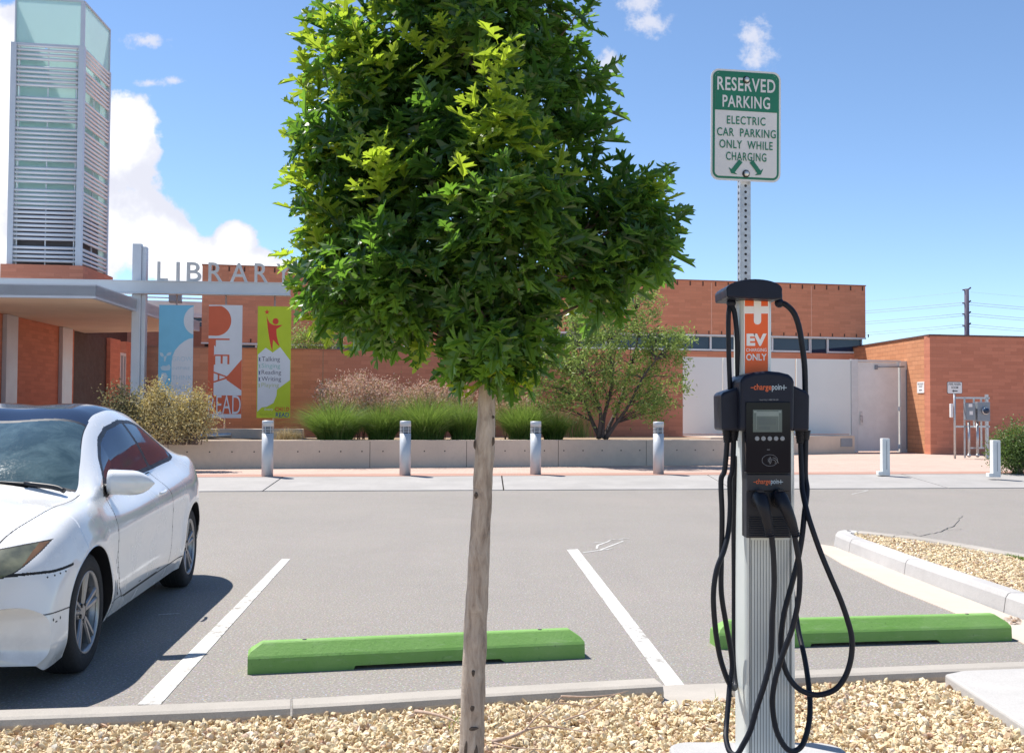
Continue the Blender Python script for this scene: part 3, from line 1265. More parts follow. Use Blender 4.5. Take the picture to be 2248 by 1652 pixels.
# --- entrance wall under the canopy, running away from the camera
e0, e1 = P(-150, 900, 23.2), P(290, 900, 37.0)
eA = Vector((-1124 / F * 26 - .02, 26, 0))
eB = Vector((-874 / F * 35.5 - .02, 35.5, 0))
dd = (eB - eA).normalized()
ef = Face(eA - dd * 4, eB + dd * 3)
t = thing('entrance_wall', 'terracotta entrance wall with grey steel pilasters under the canopy soffit', 'wall', (eA.x, eA.y, 0))
U = ef.u_at
b = MB()
ef.box(b, 0, U(160), 0, zb_, -.35, 0)
ef.box(b, U(240), U(262), 0, zb_, -.35, 0)
ef.box(b, U(275), ef.L, 0, zb_, -.35, 0)
b.build('wall', 'terracotta', t)
for x0, x1 in ((-40, -20), (1, 26), (126, 148)):
    b = MB()
    ef.box(b, U(x0), U(x1), 0, zb_ - .01, .01, .12)
    b.build('pilaster', 'steel_paint', t)
b = MB()
ef.box(b, U(160) + .01, U(240) - .01, 0, zb_, -.22, -.12)
ef.box(b, U(149), U(152), 0, zb_, .001, .03)
ef.box(b, U(28), U(31), 0, zb_, .001, .03)
ef.box(b, U(150), ef.L, zb_ - .01, zb_ + .5, -.5, -.4)
b.build('dark_entry', 'dark_brown', t)
b = MB()
ef.box(b, U(262), U(275), 0, 3.2, -.15, -.1)
wd_ = b.build('glass_door', 'win_glass', t)
b = MB()
for x in (262, 268.5, 274):
    ef.box(b, U(x), U(x) + .09, 0, 3.2, -.1, .0)
ef.box(b, U(262), U(275), 3.2, 3.3, -.1, .0)
b.build('frame', 'win_frame', wd_)

# --- LIBRARY letters on the beam
t = thing('library_sign', 'raised grey letters spelling LIBRARY along the steel beam', 'sign', tuple(bf.p((bf.u_at(340) + bf.u_at(636)) / 2, bt + .02)))
xs = [('L', 339, 362, 569), ('I', 381, 388, 569.5), ('B', 404, 436, 571), ('R', 452, 483, 572), ('A', 500, 539, 574), ('R', 554, 584, 576), ('Y', 602, 634, 577)]
for ch, x0, x1, yt in xs:
    b = MB()
    u0, u1 = bf.u_at(x0), bf.u_at(x1)
    if ch == 'I':
        bf.box(b, u0, u1, bt + .02, bt + .02 + .47, -.12, -.06)
    else:
        b.text(ch, bf.p(u0, bt + .02, -.12), bf.d, (0, 0, 1), u1 - u0, .47, depth=.06, bold=.004)
    b.build('letter', mat('letter_metal', (.55, .53, .51), .45, .3, .05), t)

# --- utility building at right
kA = Vector(G(2043, 997, WZ))
kc = Vector((kA.x, kA.y, 0))
KZ = P(2043, 737, kA.y).z
kl = Face(kc + Vector((-.045, 1, 0)).normalized() * 14, kc)          # lit side wall, faces left
krd = Vector((math.cos(R(11)), math.sin(R(11)), 0))
kr = Face(kc, kc + krd * 14)
t = thing('utility_building', 'plain terracotta block building with a sunlit left side behind the meters', 'building', tuple(kc))
b = MB()
kl.box(b, 0, kl.L - .075, 0, KZ, -.3, 0, 1)
kr.box(b, 0, kr.L, 0, KZ, -.3, 0, 0)
b.build('wall', ['terracotta', 'terracotta_block'], t)
b = MB()
kl.box(b, 0, kl.L + .02, KZ, KZ + .05, -.33, .03)
kr.box(b, .0, kr.L, KZ, KZ + .05, -.33, .03)
b.slab([kl.p(kl.L - .7, 0, -.35), kr.p(kr.L - .1, 0, -.5), kr.p(kr.L - .1, 0, -.5) + Vector((0, 11, 0)), kl.p(.2, 0, -.35)], KZ - .2, KZ - .1)
b.build('coping', mat('dark_coping', (.12, .065, .055), .6), t)

# --- service gate: pale metal panels and a steel door between the two buildings
gA, gB = wall_line(1498, 31.6, 1997, 33.2)
gf = Face(gA, gB)
GZ1 = gf.z_at(1700, 786)
Ug = gf.u_at
t = thing('service_gate', 'pale grey metal service gate with three panels and a hinged steel door', 'gate', tuple(gf.p(gf.L / 2, WZ)))
mesh_m = NT('perforated_panel')
o_ = mesh_m.coord('UV')
ck = mesh_m.n('ShaderNodeTexVoronoi', distance='CHEBYCHEV')
mesh_m.put(o_, ck.inputs['Vector'])
ck.inputs['Scale'].default_value = 28
ck.inputs['Randomness'].default_value = 0
lowv = mesh_m.noise(mesh_m.coord(), .8, 4)
mesh_m.col(mesh_m.mix(mesh_m.math('MULTIPLY', mesh_m.math('LESS_THAN', ck.outputs['Distance'], .012), .5), mesh_m.ramp(lowv, [(.3, (.69, .73, .70)), (.7, (.75, .78, .745))]), (.3, .29, .29)))
mesh_m.b.inputs['Roughness'].default_value = .6
MATS['panel'] = mesh_m.m
zbot = gf.z_at(1700, 952)
for x0, x1 in ((1497, 1586), (1588, 1746), (1749, 1868)):
    b = MB()
    gf.box(b, Ug(x0), Ug(x1), zbot, GZ1, -.06, 0)
    b.build('panel', 'panel', t)
b = MB()
gf.box(b, Ug(1497), Ug(1868), zbot - .05, zbot - .02, -.12, .03)
gf.box(b, Ug(1868) + .01, Ug(1883), WZ, GZ1 + .01, -.1, .02)
gf.box(b, Ug(1977), Ug(1997), WZ, GZ1 - .02, -.25, .02)
gf.box(b, Ug(1883), Ug(1977), GZ1 - .06, GZ1, -.1, .0)
b.build('frame', mat('gate_frame', (.60, .62, .61), .55, .1, .05), t)
b = MB()
gf.box(b, Ug(1884), Ug(1974), WZ + .03, GZ1 - .07, -.10, -.04)
dr = b.build('door', 'white_metal', t)
b = MB()
b.tube([gf.p(Ug(1925), GZ1 - .22, .02), gf.p(Ug(1985), GZ1 - .20, .02)], .02, 8)
gf.box(b, Ug(1922), Ug(1927), GZ1 - .30, GZ1 - .16, -.04, .02)
gf.box(b, Ug(1990) - .03, Ug(1990) + .03, WZ + .1, GZ1 - .3, .02, .03)
b.build('door_closer', 'box_grey', dr)
b = MB()
gf.box(b, Ug(1889), Ug(1894), gf.z_at(1890, 932), gf.z_at(1890, 902), -.04, -.02)
b.tube([gf.p(Ug(1891), gf.z_at(1890, 912), -.03), gf.p(Ug(1891), gf.z_at(1890, 912), .05), gf.p(Ug(1891), gf.z_at(1890, 926), .05)], .014, 6)
b.build('handle', 'galv', dr)
for y in (800, 897, 980):
    b = MB()
    gf.box(b, Ug(1974), Ug(1977.5), gf.z_at(1975, y + 5), gf.z_at(1975, y - 5), -.06, .03)
    b.build('hinge', 'white_metal', dr)
# concrete plinth below the gate panels
b = MB()
pl = Face(*wall_line(1560, 29.4, 1876, 32.0))
Z1 = pl.z_at(1800, 957)
pl.box(b, 0, pl.L, 0, Z1, -1.2, 0, 0)
u0, u1 = pl.u_at(1845), pl.u_at(1870)
pl.box(b, u0, u1, pl.z_at(1850, 980), pl.z_at(1850, 962), .001, .02, 1)
tag(b.build('loading_plinth', ['planter_concrete', 'box_grey'], bevel=0), 'low concrete loading plinth with a vent under the gate panels', 'plinth')
# ---------------------------------------------------------------- kerbed island at right
isl_px = [(2500, 1252), (2248, 1214), (2070, 1184), (1960, 1171), (1890, 1164), (1850, 1162), (1836, 1168), (1868, 1182), (1990, 1226), (2210, 1300), (2420, 1372), (2700, 1470)]
IZ = .14
isl = [G(x, y, IZ) for x, y in isl_px]
back = spline(isl[0:5], 5)
frontk = [isl[5], isl[6]] + spline(isl[7:], 5)
kerb('island_kerb', back, .15, IZ, -.05, joints=(8, 14), m='kerb_concrete')
tip = spline([isl[4], isl[5], isl[6], isl[7]], 5)
kerb('island_kerb', tip + spline(isl[7:], 6)[1:], .16, IZ, -.05, joints=(15, 21, 27), m=mk_concrete('island_concrete', (.50, .48, .46), .3))
inner = [(p.x, p.y) for p in offset_path(back, .13)] + [(p.x, p.y) for p in offset_path(spline(isl[7:], 6), .14)]
sheet('island_bed', inner, IZ - .035, 'stone_dust', .05)
stones('island_gravel', inner, 15000, IZ - .03, .014, .042, .35)
gut_in = [G(x, y, .006) for x, y in [(1797, 1193), (1832, 1199), (1985, 1260), (2208, 1346), (2420, 1422)]]
gut_out = [G(x, y, .006) for x, y in [(2420, 1505), (2240, 1408), (2090, 1342), (1960, 1290), (1850, 1238), (1800, 1208)]]
sheet('gutter', [(p.x, p.y) for p in gut_in + gut_out], .006, mk_concrete('gutter_pan', (.56, .47, .39), .15), .05)

# dry leaf litter against the island kerb
b = MB()
for i in range(70):
    c = G(rng.uniform(2195, 2240), rng.uniform(1352, 1368), .012)
    a = rng.uniform(0, 6.28)
    s = rng.uniform(.008, .02)
    e = Vector((math.cos(a), math.sin(a), rng.uniform(-.3, .3))) * s
    g = Vector((-math.sin(a), math.cos(a), rng.uniform(-.3, .3))) * s * .5
    b.add([c - e, c + g, c + e, c - g], [(0, 1, 2, 3)])
tag(b.build('leaf_litter', mat('dry_leaf', (.24, .15, .09), .9, 0, .4, 60)), kind='stuff')


# ---------------------------------------------------------------- green wheel stops
def wheel_stop(A, B, label):
    d = (B - A).normalized()
    L = (B - A).length
    n = Vector((-d.y, d.x, 0))
    t = thing('wheel_stop', label, 'wheel stop', tuple(A + d * L / 2), 'green wheel stops at the charging bays')
    b = MB()
    st = [(0, 0, 0), (.015, .35, 0), (.075, 1, 0), (.30 * L, 1, 0), (.305 * L, 1, .02), (.5 * L, 1, .022), (.735 * L, 1, .02), (.75 * L, 1, 0), (L - .075, 1, 0), (L - .015, .35, 0), (L, 0, 0)]
    rings = []
    for (s, k, zb) in st:
        zs, zt_ = .092, .092 + .062 * k
        i1 = .048 * k
        ring = [(0, zb), (.004, zs - .012), (.012, zs), (.012 + i1, zt_ - .006 * k), (.02 + i1, zt_), (.16 - i1, zt_), (.168 - i1, zt_ - .006 * k), (.168, zs), (.18, zb)]
        rings.append([A + d * s + n * y + Vector((0, 0, z)) for y, z in ring])
    b.loft(rings)
    b.build('block', 'green_paint', t)
    for s in (.16 * L, .87 * L):
        b = MB()
        b.lathe([(.013, 0), (.011, .003)], A + d * s + n * .09 + Vector((0, 0, .1535)), n=10)
        b.build('anchor_pin', 'dark', t)
    return t


wheel_stop(G(543, 1480), G(1284, 1444), 'green concrete wheel stop nearer the car, behind the tree trunk')
wheel_stop(G(1580, 1425), G(2222, 1406), 'green concrete wheel stop behind the charging station by the gravel island')

# ---------------------------------------------------------------- louvred light bollards
bl = [(584, 1046, 'leftmost silver light bollard, in front of the yellow green banner'),
      (888, 1044, 'silver light bollard between the leftmost one and the tree trunk'),
      (1176, 1042, 'silver light bollard just right of the tree trunk'),
      (1447, 1041, 'silver light bollard beneath the willow, nearest the charging station')]


def make_bollard(loc, label):
    t = thing('light_bollard', label, 'bollard', loc, 'louvred light bollards along the walk')
    x, y, z = loc
    H, r = 1.055, .108
    b = MB()
    b.lathe([(r, 0), (r, H * .775)], loc, n=28)
    b.build('post', 'bollard_paint', t)
    b = MB()
    b.lathe([(r * .72, H * .76), (r * .72, H * .9)], loc, n=24)
    b.build('lamp_core', mat('lamp_core', (.035, .035, .04), .3), t)
    for k in range(4):
        b = MB()
        z0 = H * (.797 + .0265 * k)
        b.lathe([(r * .75, z0 - .003), (r, z0 - .003), (r * 1.0, z0 + .006), (r * .75, z0 + .010)], loc, n=28)
        b.build('louvre', 'bollard_paint', t)
    b = MB()
    b.lathe([(r, H * .895), (r, H * .985), (r * .93, H), (.001, H + .004)], loc, n=28)
    for k in range(6):
        a = k * math.pi / 3 + .26
        c = Vector((x + math.cos(a) * r * .9, y + math.sin(a) * r * .9, z))
        b.box((c.x - .006, c.y - .006, z + H * .77), (c.x + .006, c.y + .006, z + H * .9))
    b.build('cap', 'bollard_paint', t)
    return t


for i, (x, y, lab) in enumerate(bl):
    g = G(x, y, WZ)
    if i == 0:
        b0 = make_bollard((g.x, g.y + .1, WZ), lab)
    else:
        c = copy_thing(b0, (g.x, g.y + .1, WZ))
        c['label'] = lab


def channel_bollard(x, y, ytop, label):
    g = G(x, y, WZ)
    h = P(x, ytop, g.y).z - WZ
    t = thing('steel_bollard', label, 'bollard', tuple(g), 'plain white steel bollards by the right walk')
    b = MB()
    s = .075
    b.box((g.x - s, g.y, WZ), (g.x + s, g.y + .15, WZ + h))
    b.build('post', 'white_metal', t, bevel=.006)
    b = MB()
    b.box((g.x + .003, g.y - .006, WZ + .12), (g.x + .012, g.y - .001, WZ + h - .05))
    b.build('seam', 'box_grey', t)
    b = MB()
    b.box((g.x - s - .09, g.y - .02, WZ), (g.x - s - .002, g.y + .13, WZ + .08))
    b.build('foot', 'white_metal', t, bevel=.01)


channel_bollard(1946, 1043, 962, 'plain white steel bollard in front of the steel gate door')
channel_bollard(2189, 1047, 966, 'plain white steel bollard beside the shrub at the right edge')


# ---------------------------------------------------------------- hanging banners
class Panel:
    """banner face addressed in 0..1 (right, down)"""
    def __init__(s, face, u0, u1, z0, z1, off):
        s.f, s.u0, s.u1, s.z0, s.z1, s.off = face, u0, u1, z0, z1, off

    def q(s, x, y, lay=0):
        return s.f.p(s.u0 + (s.u1 - s.u0) * x, s.z1 + (s.z0 - s.z1) * y, s.off + .0016 * lay)

    def poly(s, mb, pts, lay, mi):
        """flat print: polygon fanned around its centroid unless convex is fine"""
        from mathutils.geometry import tessellate_polygon
        v = [Vector((x, -y, 0)) for x, y in pts]
        tri = tessellate_polygon([v])
        vs = [s.q(x, y, lay) for x, y in pts]
        fs = []
        for a, b_, c in tri:
            n = (v[b_] - v[a]).cross(v[c] - v[a]).z
            fs.append((a, b_, c) if n > 0 else (a, c, b_))
        mb.add(vs, fs, mi)

    def text(s, mb, body, x0, y0, x1, y1, lay, mi, bold=0.0, rot=False, space=1.0):
        o, r, u = s.q(x0, y1, lay), s.q(1, 0) - s.q(0, 0), Vector((0, 0, 1))
        W_, H_ = (s.u1 - s.u0) * (x1 - x0), (s.z1 - s.z0) * (y1 - y0)
        if rot:     # reads downwards
            o = s.q(x0, y0, lay)
            mb.text(body, o, Vector((0, 0, -1)), r, H_, W_, mi, bold, 0, space)
        else:
            mb.text(body, o, r, u, W_, H_, mi, bold, 0, space)


def circle(cx, cy, rx, ry, a0=0, a1=360, n=40):
    return [(cx + rx * math.cos(R(a0 + (a1 - a0) * k / n)), cy + ry * math.sin(R(a0 + (a1 - a0) * k / n))) for k in range(n + 1)]


def banner(x0, x1, yt, yb, label, xrod):
    u0, u1 = bf.u_at(x0), bf.u_at(x1)
    zt_, zb2 = bf.z_at(x0, yt), bf.z_at(x0, yb)
    t = thing('banner', label, 'banner', tuple(bf.p((u0 + u1) / 2, zb2, -.1)), 'banners hung from the library sign beam')
    b = MB()
    ur = bf.u_at(xrod)
    b.tube([bf.p(ur, bt - bh, -.13), bf.p(ur, lf.z_at(520, 941) if x0 > 440 else PZ - .05, -.13)], .022, 8)
    b.build('rod', mat('rod', (.55, .40, .34), .5, .2), t)
    b = MB()
    bf.box(b, u0, u1, zb2, zt_, -.105, -.09)
    return t, b, Panel(bf, u0, u1, zb2, zt_, -.09)


mat('ban_blue', (.20, .52, .70), .6, 0, .05, 2)
mat('ban_white', (.70, .70, .71), .6, 0, .05, 2)
mat('ban_pale', (.52, .64, .70), .6, 0, .05, 2)
mat('ban_red', (.64, .125, .05), .6, 0, .05, 2)
mat('ban_lime', (.50, .60, .02), .6, 0, .05, 2)
mat('ban_crim', (.66, .05, .025), .6, 0, .05)
mat('ban_ink', (.14, .13, .16), .6)
mat('ban_teal', (.30, .52, .46), .6)
mat('ban_olive', (.48, .50, .25), .6)
mat('ban_navy', (.03, .09, .22), .6)

t, b, pn = banner(344, 420, 668, 918, 'light blue banner with white rounded figures, half behind the tan bush', 382)
clip = lambda pts: [(min(max(x, 0), 1), min(max(y, 0), 1)) for x, y in pts]
cl_ = circle(1.12, .135, .40, .13, 90, 270, 30)
pn.poly(b, [(1, .02)] + [(x, y) for x, y in cl_[::-1] if x < 1] + [(1, .255)], 1, 1)
arc = [(1, .29), (.88, .297), (.74, .32), (.60, .355), (.48, .40), (.41, .45), (.385, .50), (.385, 1), (1, 1)]
pn.poly(b, arc, 1, 1)
for lf_ in ([(.04, .42), (.12, .425), (.16, .45), (.11, .46), (.05, .445)], [(.22, .44), (.28, .42), (.38, .415), (.36, .44), (.26, .45)],
            [(.15, .46), (.18, .452), (.24, .45), (.2, .50), (.17, .50)], [(.06, .55), (.14, .535), (.22, .54), (.32, .525), (.36, .55), (.33, .575), (.2, .58), (.1, .575)],
            [(.10, .60), (.22, .60), (.28, .63), (.22, .68), (.05, .68)]):
    pn.poly(b, lf_, 1, 2)
for s, y0, y1, x1 in (('GROW', .455, .495, .98), ('INSPIRE', .545, .57, .92), ('THINK', .62, .66, .98), ('LEARN', .71, .745, .95)):
    pn.text(b, s, .40, y0, x1, y1, 2, 3)
b.build('print', ['ban_blue', 'ban_white', 'ban_pale', mat('ban_faint', (.50, .60, .66), .6)], t)

t, b, pn = banner(454, 528, 668, 917, 'orange red and white banner with LEAD set sideways above READ', 491)
b.m = [0] * len(b.m)
pn.poly(b, circle(.26, .138, .415, .135, -90, 90, 40) if False else [(0, .012)] + circle(.22, .138, .45, .136, -72, 90, 40) + [(0, .272)], 1, 1)
pn.poly(b, [(0, .30), (.20, .30), (.20, .36), (.17, .36), (.17, .53), (.17, .79), (0, .79)], 1, 1)
# sideways letters L E A: bars of the same red
bars = [[(.0, .297), (.63, .297), (.63, .311), (.0, .311)], [(.20, .311), (.22, .311), (.22, .37), (.20, .37)],
        [(.18, .44), (.63, .44), (.63, .453), (.18, .453)], [(.57, .453), (.63, .453), (.63, .525), (.57, .525)], [(.37, .453), (.43, .453), (.43, .52), (.37, .52)], [(.17, .453), (.21, .453), (.21, .53), (.17, .53)]]
for q in bars:
    pn.poly(b, q, 2, 1)
pn.poly(b, [(1, .48), (1, .755), (.56, .665), (.52, .64), (.60, .62)], 1, 1)
pn.poly(b, [(.17, .59), (.60, .635), (.60, .648), (.17, .604)], 2, 1)
pn.poly(b, [(.17, .676), (.56, .637), (.60, .648), (.17, .69)], 2, 1)
pn.poly(b, [(.29, .605), (.34, .61), (.34, .668), (.29, .672)], 2, 1)
pn.poly(b, [(0, .79), (1, .79), (1, .965), (0, .965)], 1, 1)
pn.poly(b, [(.17, .77), (1, .77), (1, .80), (.17, .80)], 2, 0)
pn.text(b, 'READ', .015, .80, .985, .963, 3, 0, bold=-.005)
b.build('print', ['ban_white', 'ban_red'], t)

t, b, pn = banner(562, 636, 671, 917, 'lime green banner with a red figure reaching for a star', 599)
star = []
for k in range(10):
    r_ = (1, .42)[k % 2]
    a = -90 + 36 * k
    star.append((.275 + .085 * r_ * math.cos(R(a)), .052 + .0265 * r_ * math.sin(R(a))))
pn.poly(b, star, 1, 1)
pn.poly(b, circle(.535, .134, .09, .028)[:-1], 1, 1)
pn.poly(b, [(.262, .08), (.30, .115), (.36, .148), (.45, .165), (.58, .17), (.75, .165), (.66, .185), (.56, .205), (.57, .26), (.62, .32), (.665, .36), (.60, .345), (.47, .30), (.455, .34), (.45, .405), (.40, .36), (.34, .27), (.30, .19)], 1, 1)
pn.poly(b, [(.02, .435), (.25, .372), (.46, .415), (.68, .365), (.985, .485), (.985, .66), (.60, .745), (.585, .80), (.50, .865), (.30, .90), (.15, .905), (.02, .945)], 1, 2)
for s, y0, y1, x1, mi in (('Talking', .452, .505, .68, 3), ('Singing', .512, .565, .69, 4), ('Reading', .572, .622, .72, 3), ('Writing', .630, .682, .72, 3), ('Playing', .686, .735, .66, 5)):
    pn.text(b, s, .135, y0, x1, y1, 2, mi)
    yy_ = y0 + .012
    pn.poly(b, [(.04, yy_ - .012), (.06, yy_), (.10, yy_ - .006), (.085, yy_ + .012), (.10, yy_ + .034), (.07, yy_ + .024), (.05, yy_ + .036), (.055, yy_ + .012)], 2, 7 if mi == 3 else mi)
pn.text(b, 'Every', .24, .912, .49, .938, 2, 2)
pn.text(b, 'Ready to', .10, .958, .50, .985, 2, 6)
for ch, x0, x1, mi in (('C', .55, .64, 1), ('H', .655, .735, 1), ('I', .755, .785, 8), ('L', .815, .87, 8), ('D', .885, .97, 1)):
    pn.text(b, ch, x0, .902, x1, .940, 2, mi, bold=.03)
pn.text(b, 'READ', .57, .952, .97, .992, 2, 7, bold=.02)
b.build('print', ['ban_lime', 'ban_crim', 'ban_white', 'ban_ink', 'ban_teal', 'ban_olive', mat('ban_dlime', (.36, .46, .02), .6), 'ban_navy', mat('ban_orange', (.75, .25, .03), .6)], t)

# galvanised pipe lying in the planter
b = MB()
p0, p1 = P(396, 958, 24.0), P(508, 955, 24.1)
b.tube([p0, p1], .06, 14)
tag(b.build('drain_pipe', 'galv'), 'short galvanised pipe lying below the red banner', 'pipe')


# ---------------------------------------------------------------- small signs, meters
def sign_plate(mb, o, r_, u_, w, h, rad, th, mi=0):
    """rounded plate; o = centre of its front, thickness backwards"""
    pts = []
    for cx, cy, a0 in ((w / 2 - rad, h / 2 - rad, 0), (-w / 2 + rad, h / 2 - rad, 90), (-w / 2 + rad, -h / 2 + rad, 180), (w / 2 - rad, -h / 2 + rad, 270)):
        for k in range(7):
            a = R(a0 + 15 * k)
            pts.append(Vector(o) + r_ * (cx + rad * math.cos(a)) + u_ * (cy + rad * math.sin(a)))
    mb.extrude(pts, -r_.cross(u_) * th, mi)


def flat_poly(mb, o, r_, u_, pts, off, mi):
    n = r_.cross(u_)
    from mathutils.geometry import tessellate_polygon
    v = [Vector((x, y, 0)) for x, y in pts]
    fs = []
    for a, b_, c in tessellate_polygon([v]):
        fs.append((a, b_, c) if (v[b_] - v[a]).cross(v[c] - v[a]).z > 0 else (a, c, b_))
    mb.add([Vector(o) + r_ * x + u_ * y + n * off for x, y in pts], fs, mi)


UPV = Vector((0, 0, 1))
LARROW = [(-.5, 0), (-.18, .32), (-.18, .12), (.5, .12), (.5, -.12), (-.18, -.12), (-.18, -.32)]
# sign fixed to the sunlit wall
c = kl.p(kl.u_at(2022.5), 0)
u_c = kl.u_at(2022.5)
b = MB()
zc_ = kl.z_at(2022, 850)
w_ = kl.u_at(2030) - kl.u_at(2014.5)
h_ = kl.z_at(2022, 838) - kl.z_at(2022, 862.5)
o = kl.p(u_c, zc_, .02)
sign_plate(b, o, kl.d, UPV, w_, h_, .03, .018, 0)
b.text('FIRE RISER', o - kl.d * w_ * .4 + UPV * h_ * .22 + kl.n * .002, kl.d, UPV, w_ * .8, h_ * .16, 1)
b.text('ROOM', o - kl.d * w_ * .22 + UPV * h_ * .0 + kl.n * .002, kl.d, UPV, w_ * .45, h_ * .15, 1)
flat_poly(b, o - UPV * h_ * .25, kl.d, UPV, [(x * w_ * .42, y * h_ * .3) for x, y in LARROW], .002, 1)
tag(b.build('wall_sign', ['white_paint', 'sign_text_dark']), 'small white sign with a left arrow on the sunlit block wall', 'sign')

# sign on a post in front of the meters
md = G(2104, 1008, WZ - .02).y
sx = lambda x: P(x, 900, md).x
sz = lambda y: P(2130, y, md).z
rr = Vector((1, .15, 0)).normalized()
mo = Vector((sx(2104), md, 0))


def mp(x, z, off=0.0):
    """point on the meter rack plane"""
    return Vector((x, md + (x - mo.x) * .15 - off, z))


t = thing('direction_sign', 'white FIRE RISER ROOM sign with arrow on a post left of the meter rack', 'sign', (mo.x, md, WZ))
b = MB()
b.tube([mp(sx(2095), WZ), mp(sx(2095), sz(838))], .03, 10)
b.build('post', 'galv', t)
b = MB()
w_, h_ = sx(2112) - sx(2076), sz(837.5) - sz(864)
o = mp(sx(2094), sz(851), .05)
sign_plate(b, o, rr, UPV, w_, h_, .04, .012, 1)
sign_plate(b, o + rr.cross(UPV) * .003, rr, UPV, w_ - .025, h_ - .025, .03, .012, 0)
nn = rr.cross(UPV) * .005
b.text('FIRE RISER', o - rr * w_ * .4 + UPV * h_ * .20 + nn, rr, UPV, w_ * .8, h_ * .2, 1, bold=.01)
b.text('ROOM', o - rr * w_ * .22 - UPV * h_ * .08 + nn, rr, UPV, w_ * .44, h_ * .2, 1, bold=.01)
flat_poly(b, o - UPV * h_ * .27, rr, UPV, [(x * w_ * .36, y * h_ * .34) for x, y in LARROW], .005, 1)
b.build('plate', ['white_paint', 'sign_text_dark'], t)

t = thing('meter_rack', 'galvanised strut rack carrying two grey electric meter boxes and conduits', 'meter rack', tuple(mp(sx(2140), WZ)))


def strut(x0, y0, x1, y1, w=.045, name='strut', off=0.0):
    b = MB()
    p, q = mp(sx(x0), sz(y0), off), mp(sx(x1), sz(y1), off)
    if abs(x1 - x0) > abs(y1 - y0):
        b.beam(p - UPV * w / 2, q - p, UPV * w, (0, w, 0))
    else:
        b.beam(p - rr * w / 2, q - p, rr * w, (0, w, 0))
    b.build(name, 'galv', t)


strut(2172, 1006, 2172, 865, .075, 'post')
strut(2119, 1005, 2119, 872, .04, 'post')
strut(2097, 873, 2178, 873, .05)
strut(2097, 936, 2178, 936, .05)
strut(2128, 983, 2164, 983, .04)
strut(2160, 983, 2160, 873, .04, 'strut', -.05)
strut(2143, 936, 2143, 873, .04, 'strut', -.05)
for x, yb in ((2126, 1003), (2146, 1003)):
    b = MB()
    p = mp(sx(x), sz(yb), .06)
    b.tube([p + Vector((0, 0, 0)), mp(sx(x), sz(924), .06)], .035, 10)
    b.lathe([(.05, 0), (.05, .06)], p + Vector((0, 0, .02)), n=12)
    b.build('conduit', 'galv', t)
for nm, x0, x1, yt, yb, lab in (('meter_box', 2114, 2135, 884, 922, 'narrow grey box with white labels'), ('meter_box', 2140, 2170, 882, 924, 'wider grey box with a round glass meter')):
    b = MB()
    p = mp(sx(x0), sz(yb), .24)
    b.beam(p, rr * (sx(x1) - sx(x0)), (0, .2, 0), UPV * (sz(yt) - sz(yb)))
    bx = b.build(nm, 'box_grey', t, bevel=.012, label=lab)
    b = MB()
    if x0 < 2130:
        for y0, y1, xa, xb in ((893, 886, 2119, 2128), (910, 902, 2121, 2129)):
            b = MB()
            q = mp(sx(xa), sz(y0), .243)
            b.beam(q, rr * (sx(xb) - sx(xa)), (0, .002, 0), UPV * (sz(y1) - sz(y0)))
            b.build('label_plate', 'white_paint', bx)
    else:
        b.lathe([(.105, 0), (.105, .05), (.085, .06)], mp(sx(2157), sz(901), .241), -Vector((-.15, 1, 0)), 20)
        b.build('meter_ring', 'galv', bx)
        b = MB()
        b.lathe([(.08, .0), (.078, .05), (.05, .075), (.001, .08)], mp(sx(2157), sz(901), .301), -Vector((-.15, 1, 0)), 20)
        b.build('meter_glass', 'win_glass', bx)
b = MB()
b.beam(mp(sx(2085), sz(916), .02), rr * (sx(2091) - sx(2085)), (0, .08, 0), UPV * (sz(886) - sz(916)))
b.build('phone_box', 'white_paint', t, bevel=.01)

# ---------------------------------------------------------------- power pole and wires beyond
pd = 130.0
pX = lambda x, y: P(x, y, pd)
t = thing('utility_pole', 'dark wooden power pole with three tiers of arms behind the utility building', 'utility pole', tuple(Vector((pX(2122, 740).x, pd, 0))))
b = MB()
b.tube([Vector((pX(2122, 740).x, pd, -.5)), pX(2122, 634)], [.36, .28], 10)
b.build('pole', mat('pole_wood', (.085, .07, .11), .8), t)
tiers = [(633, 631), (662, 660), (686, 684), (711, 709)]
for k, (yl, yr) in enumerate(tiers):
    b = MB()
    b.tube([pX(2122, yl + 4), pX(2113, yl + 3)], .10, 6)
    b.tube([pX(2122, yl + 5), pX(2131, yl - 2)], .10, 6)
    b.build('cross_arm', 'pole_wood', t)
for k, (yl, dyl, dyr) in enumerate([(641, 19, 8), (664, 16, 8), (688, 16, 8), (712, 16, 8)]):
    for j, off in enumerate((0, 4)):
        rad = .028 if k else .012
        if k == 0 and j:
            continue
        for sgn, xe, dyy in ((-1, 1500, dyl * 2.6), (1, 2700, dyr * 5)):
            b = MB()
            pts = []
            for i in range(13):
                q = i / 12
                x = 2122 + (9 if sgn > 0 else -9) * (1 if j == 0 else -.5) + (xe - 2122) * q
                y = yl + off + dyy * q - (14 if sgn < 0 else 10) * q * (1 - q) * -1.2
                pts.append(P(x, y, pd + (18 if sgn < 0 else 12) * q))
            b.tube(pts, rad, 4, cap=False)
            b.build('wire', mat('wire', (.40, .45, .52), .6), t)

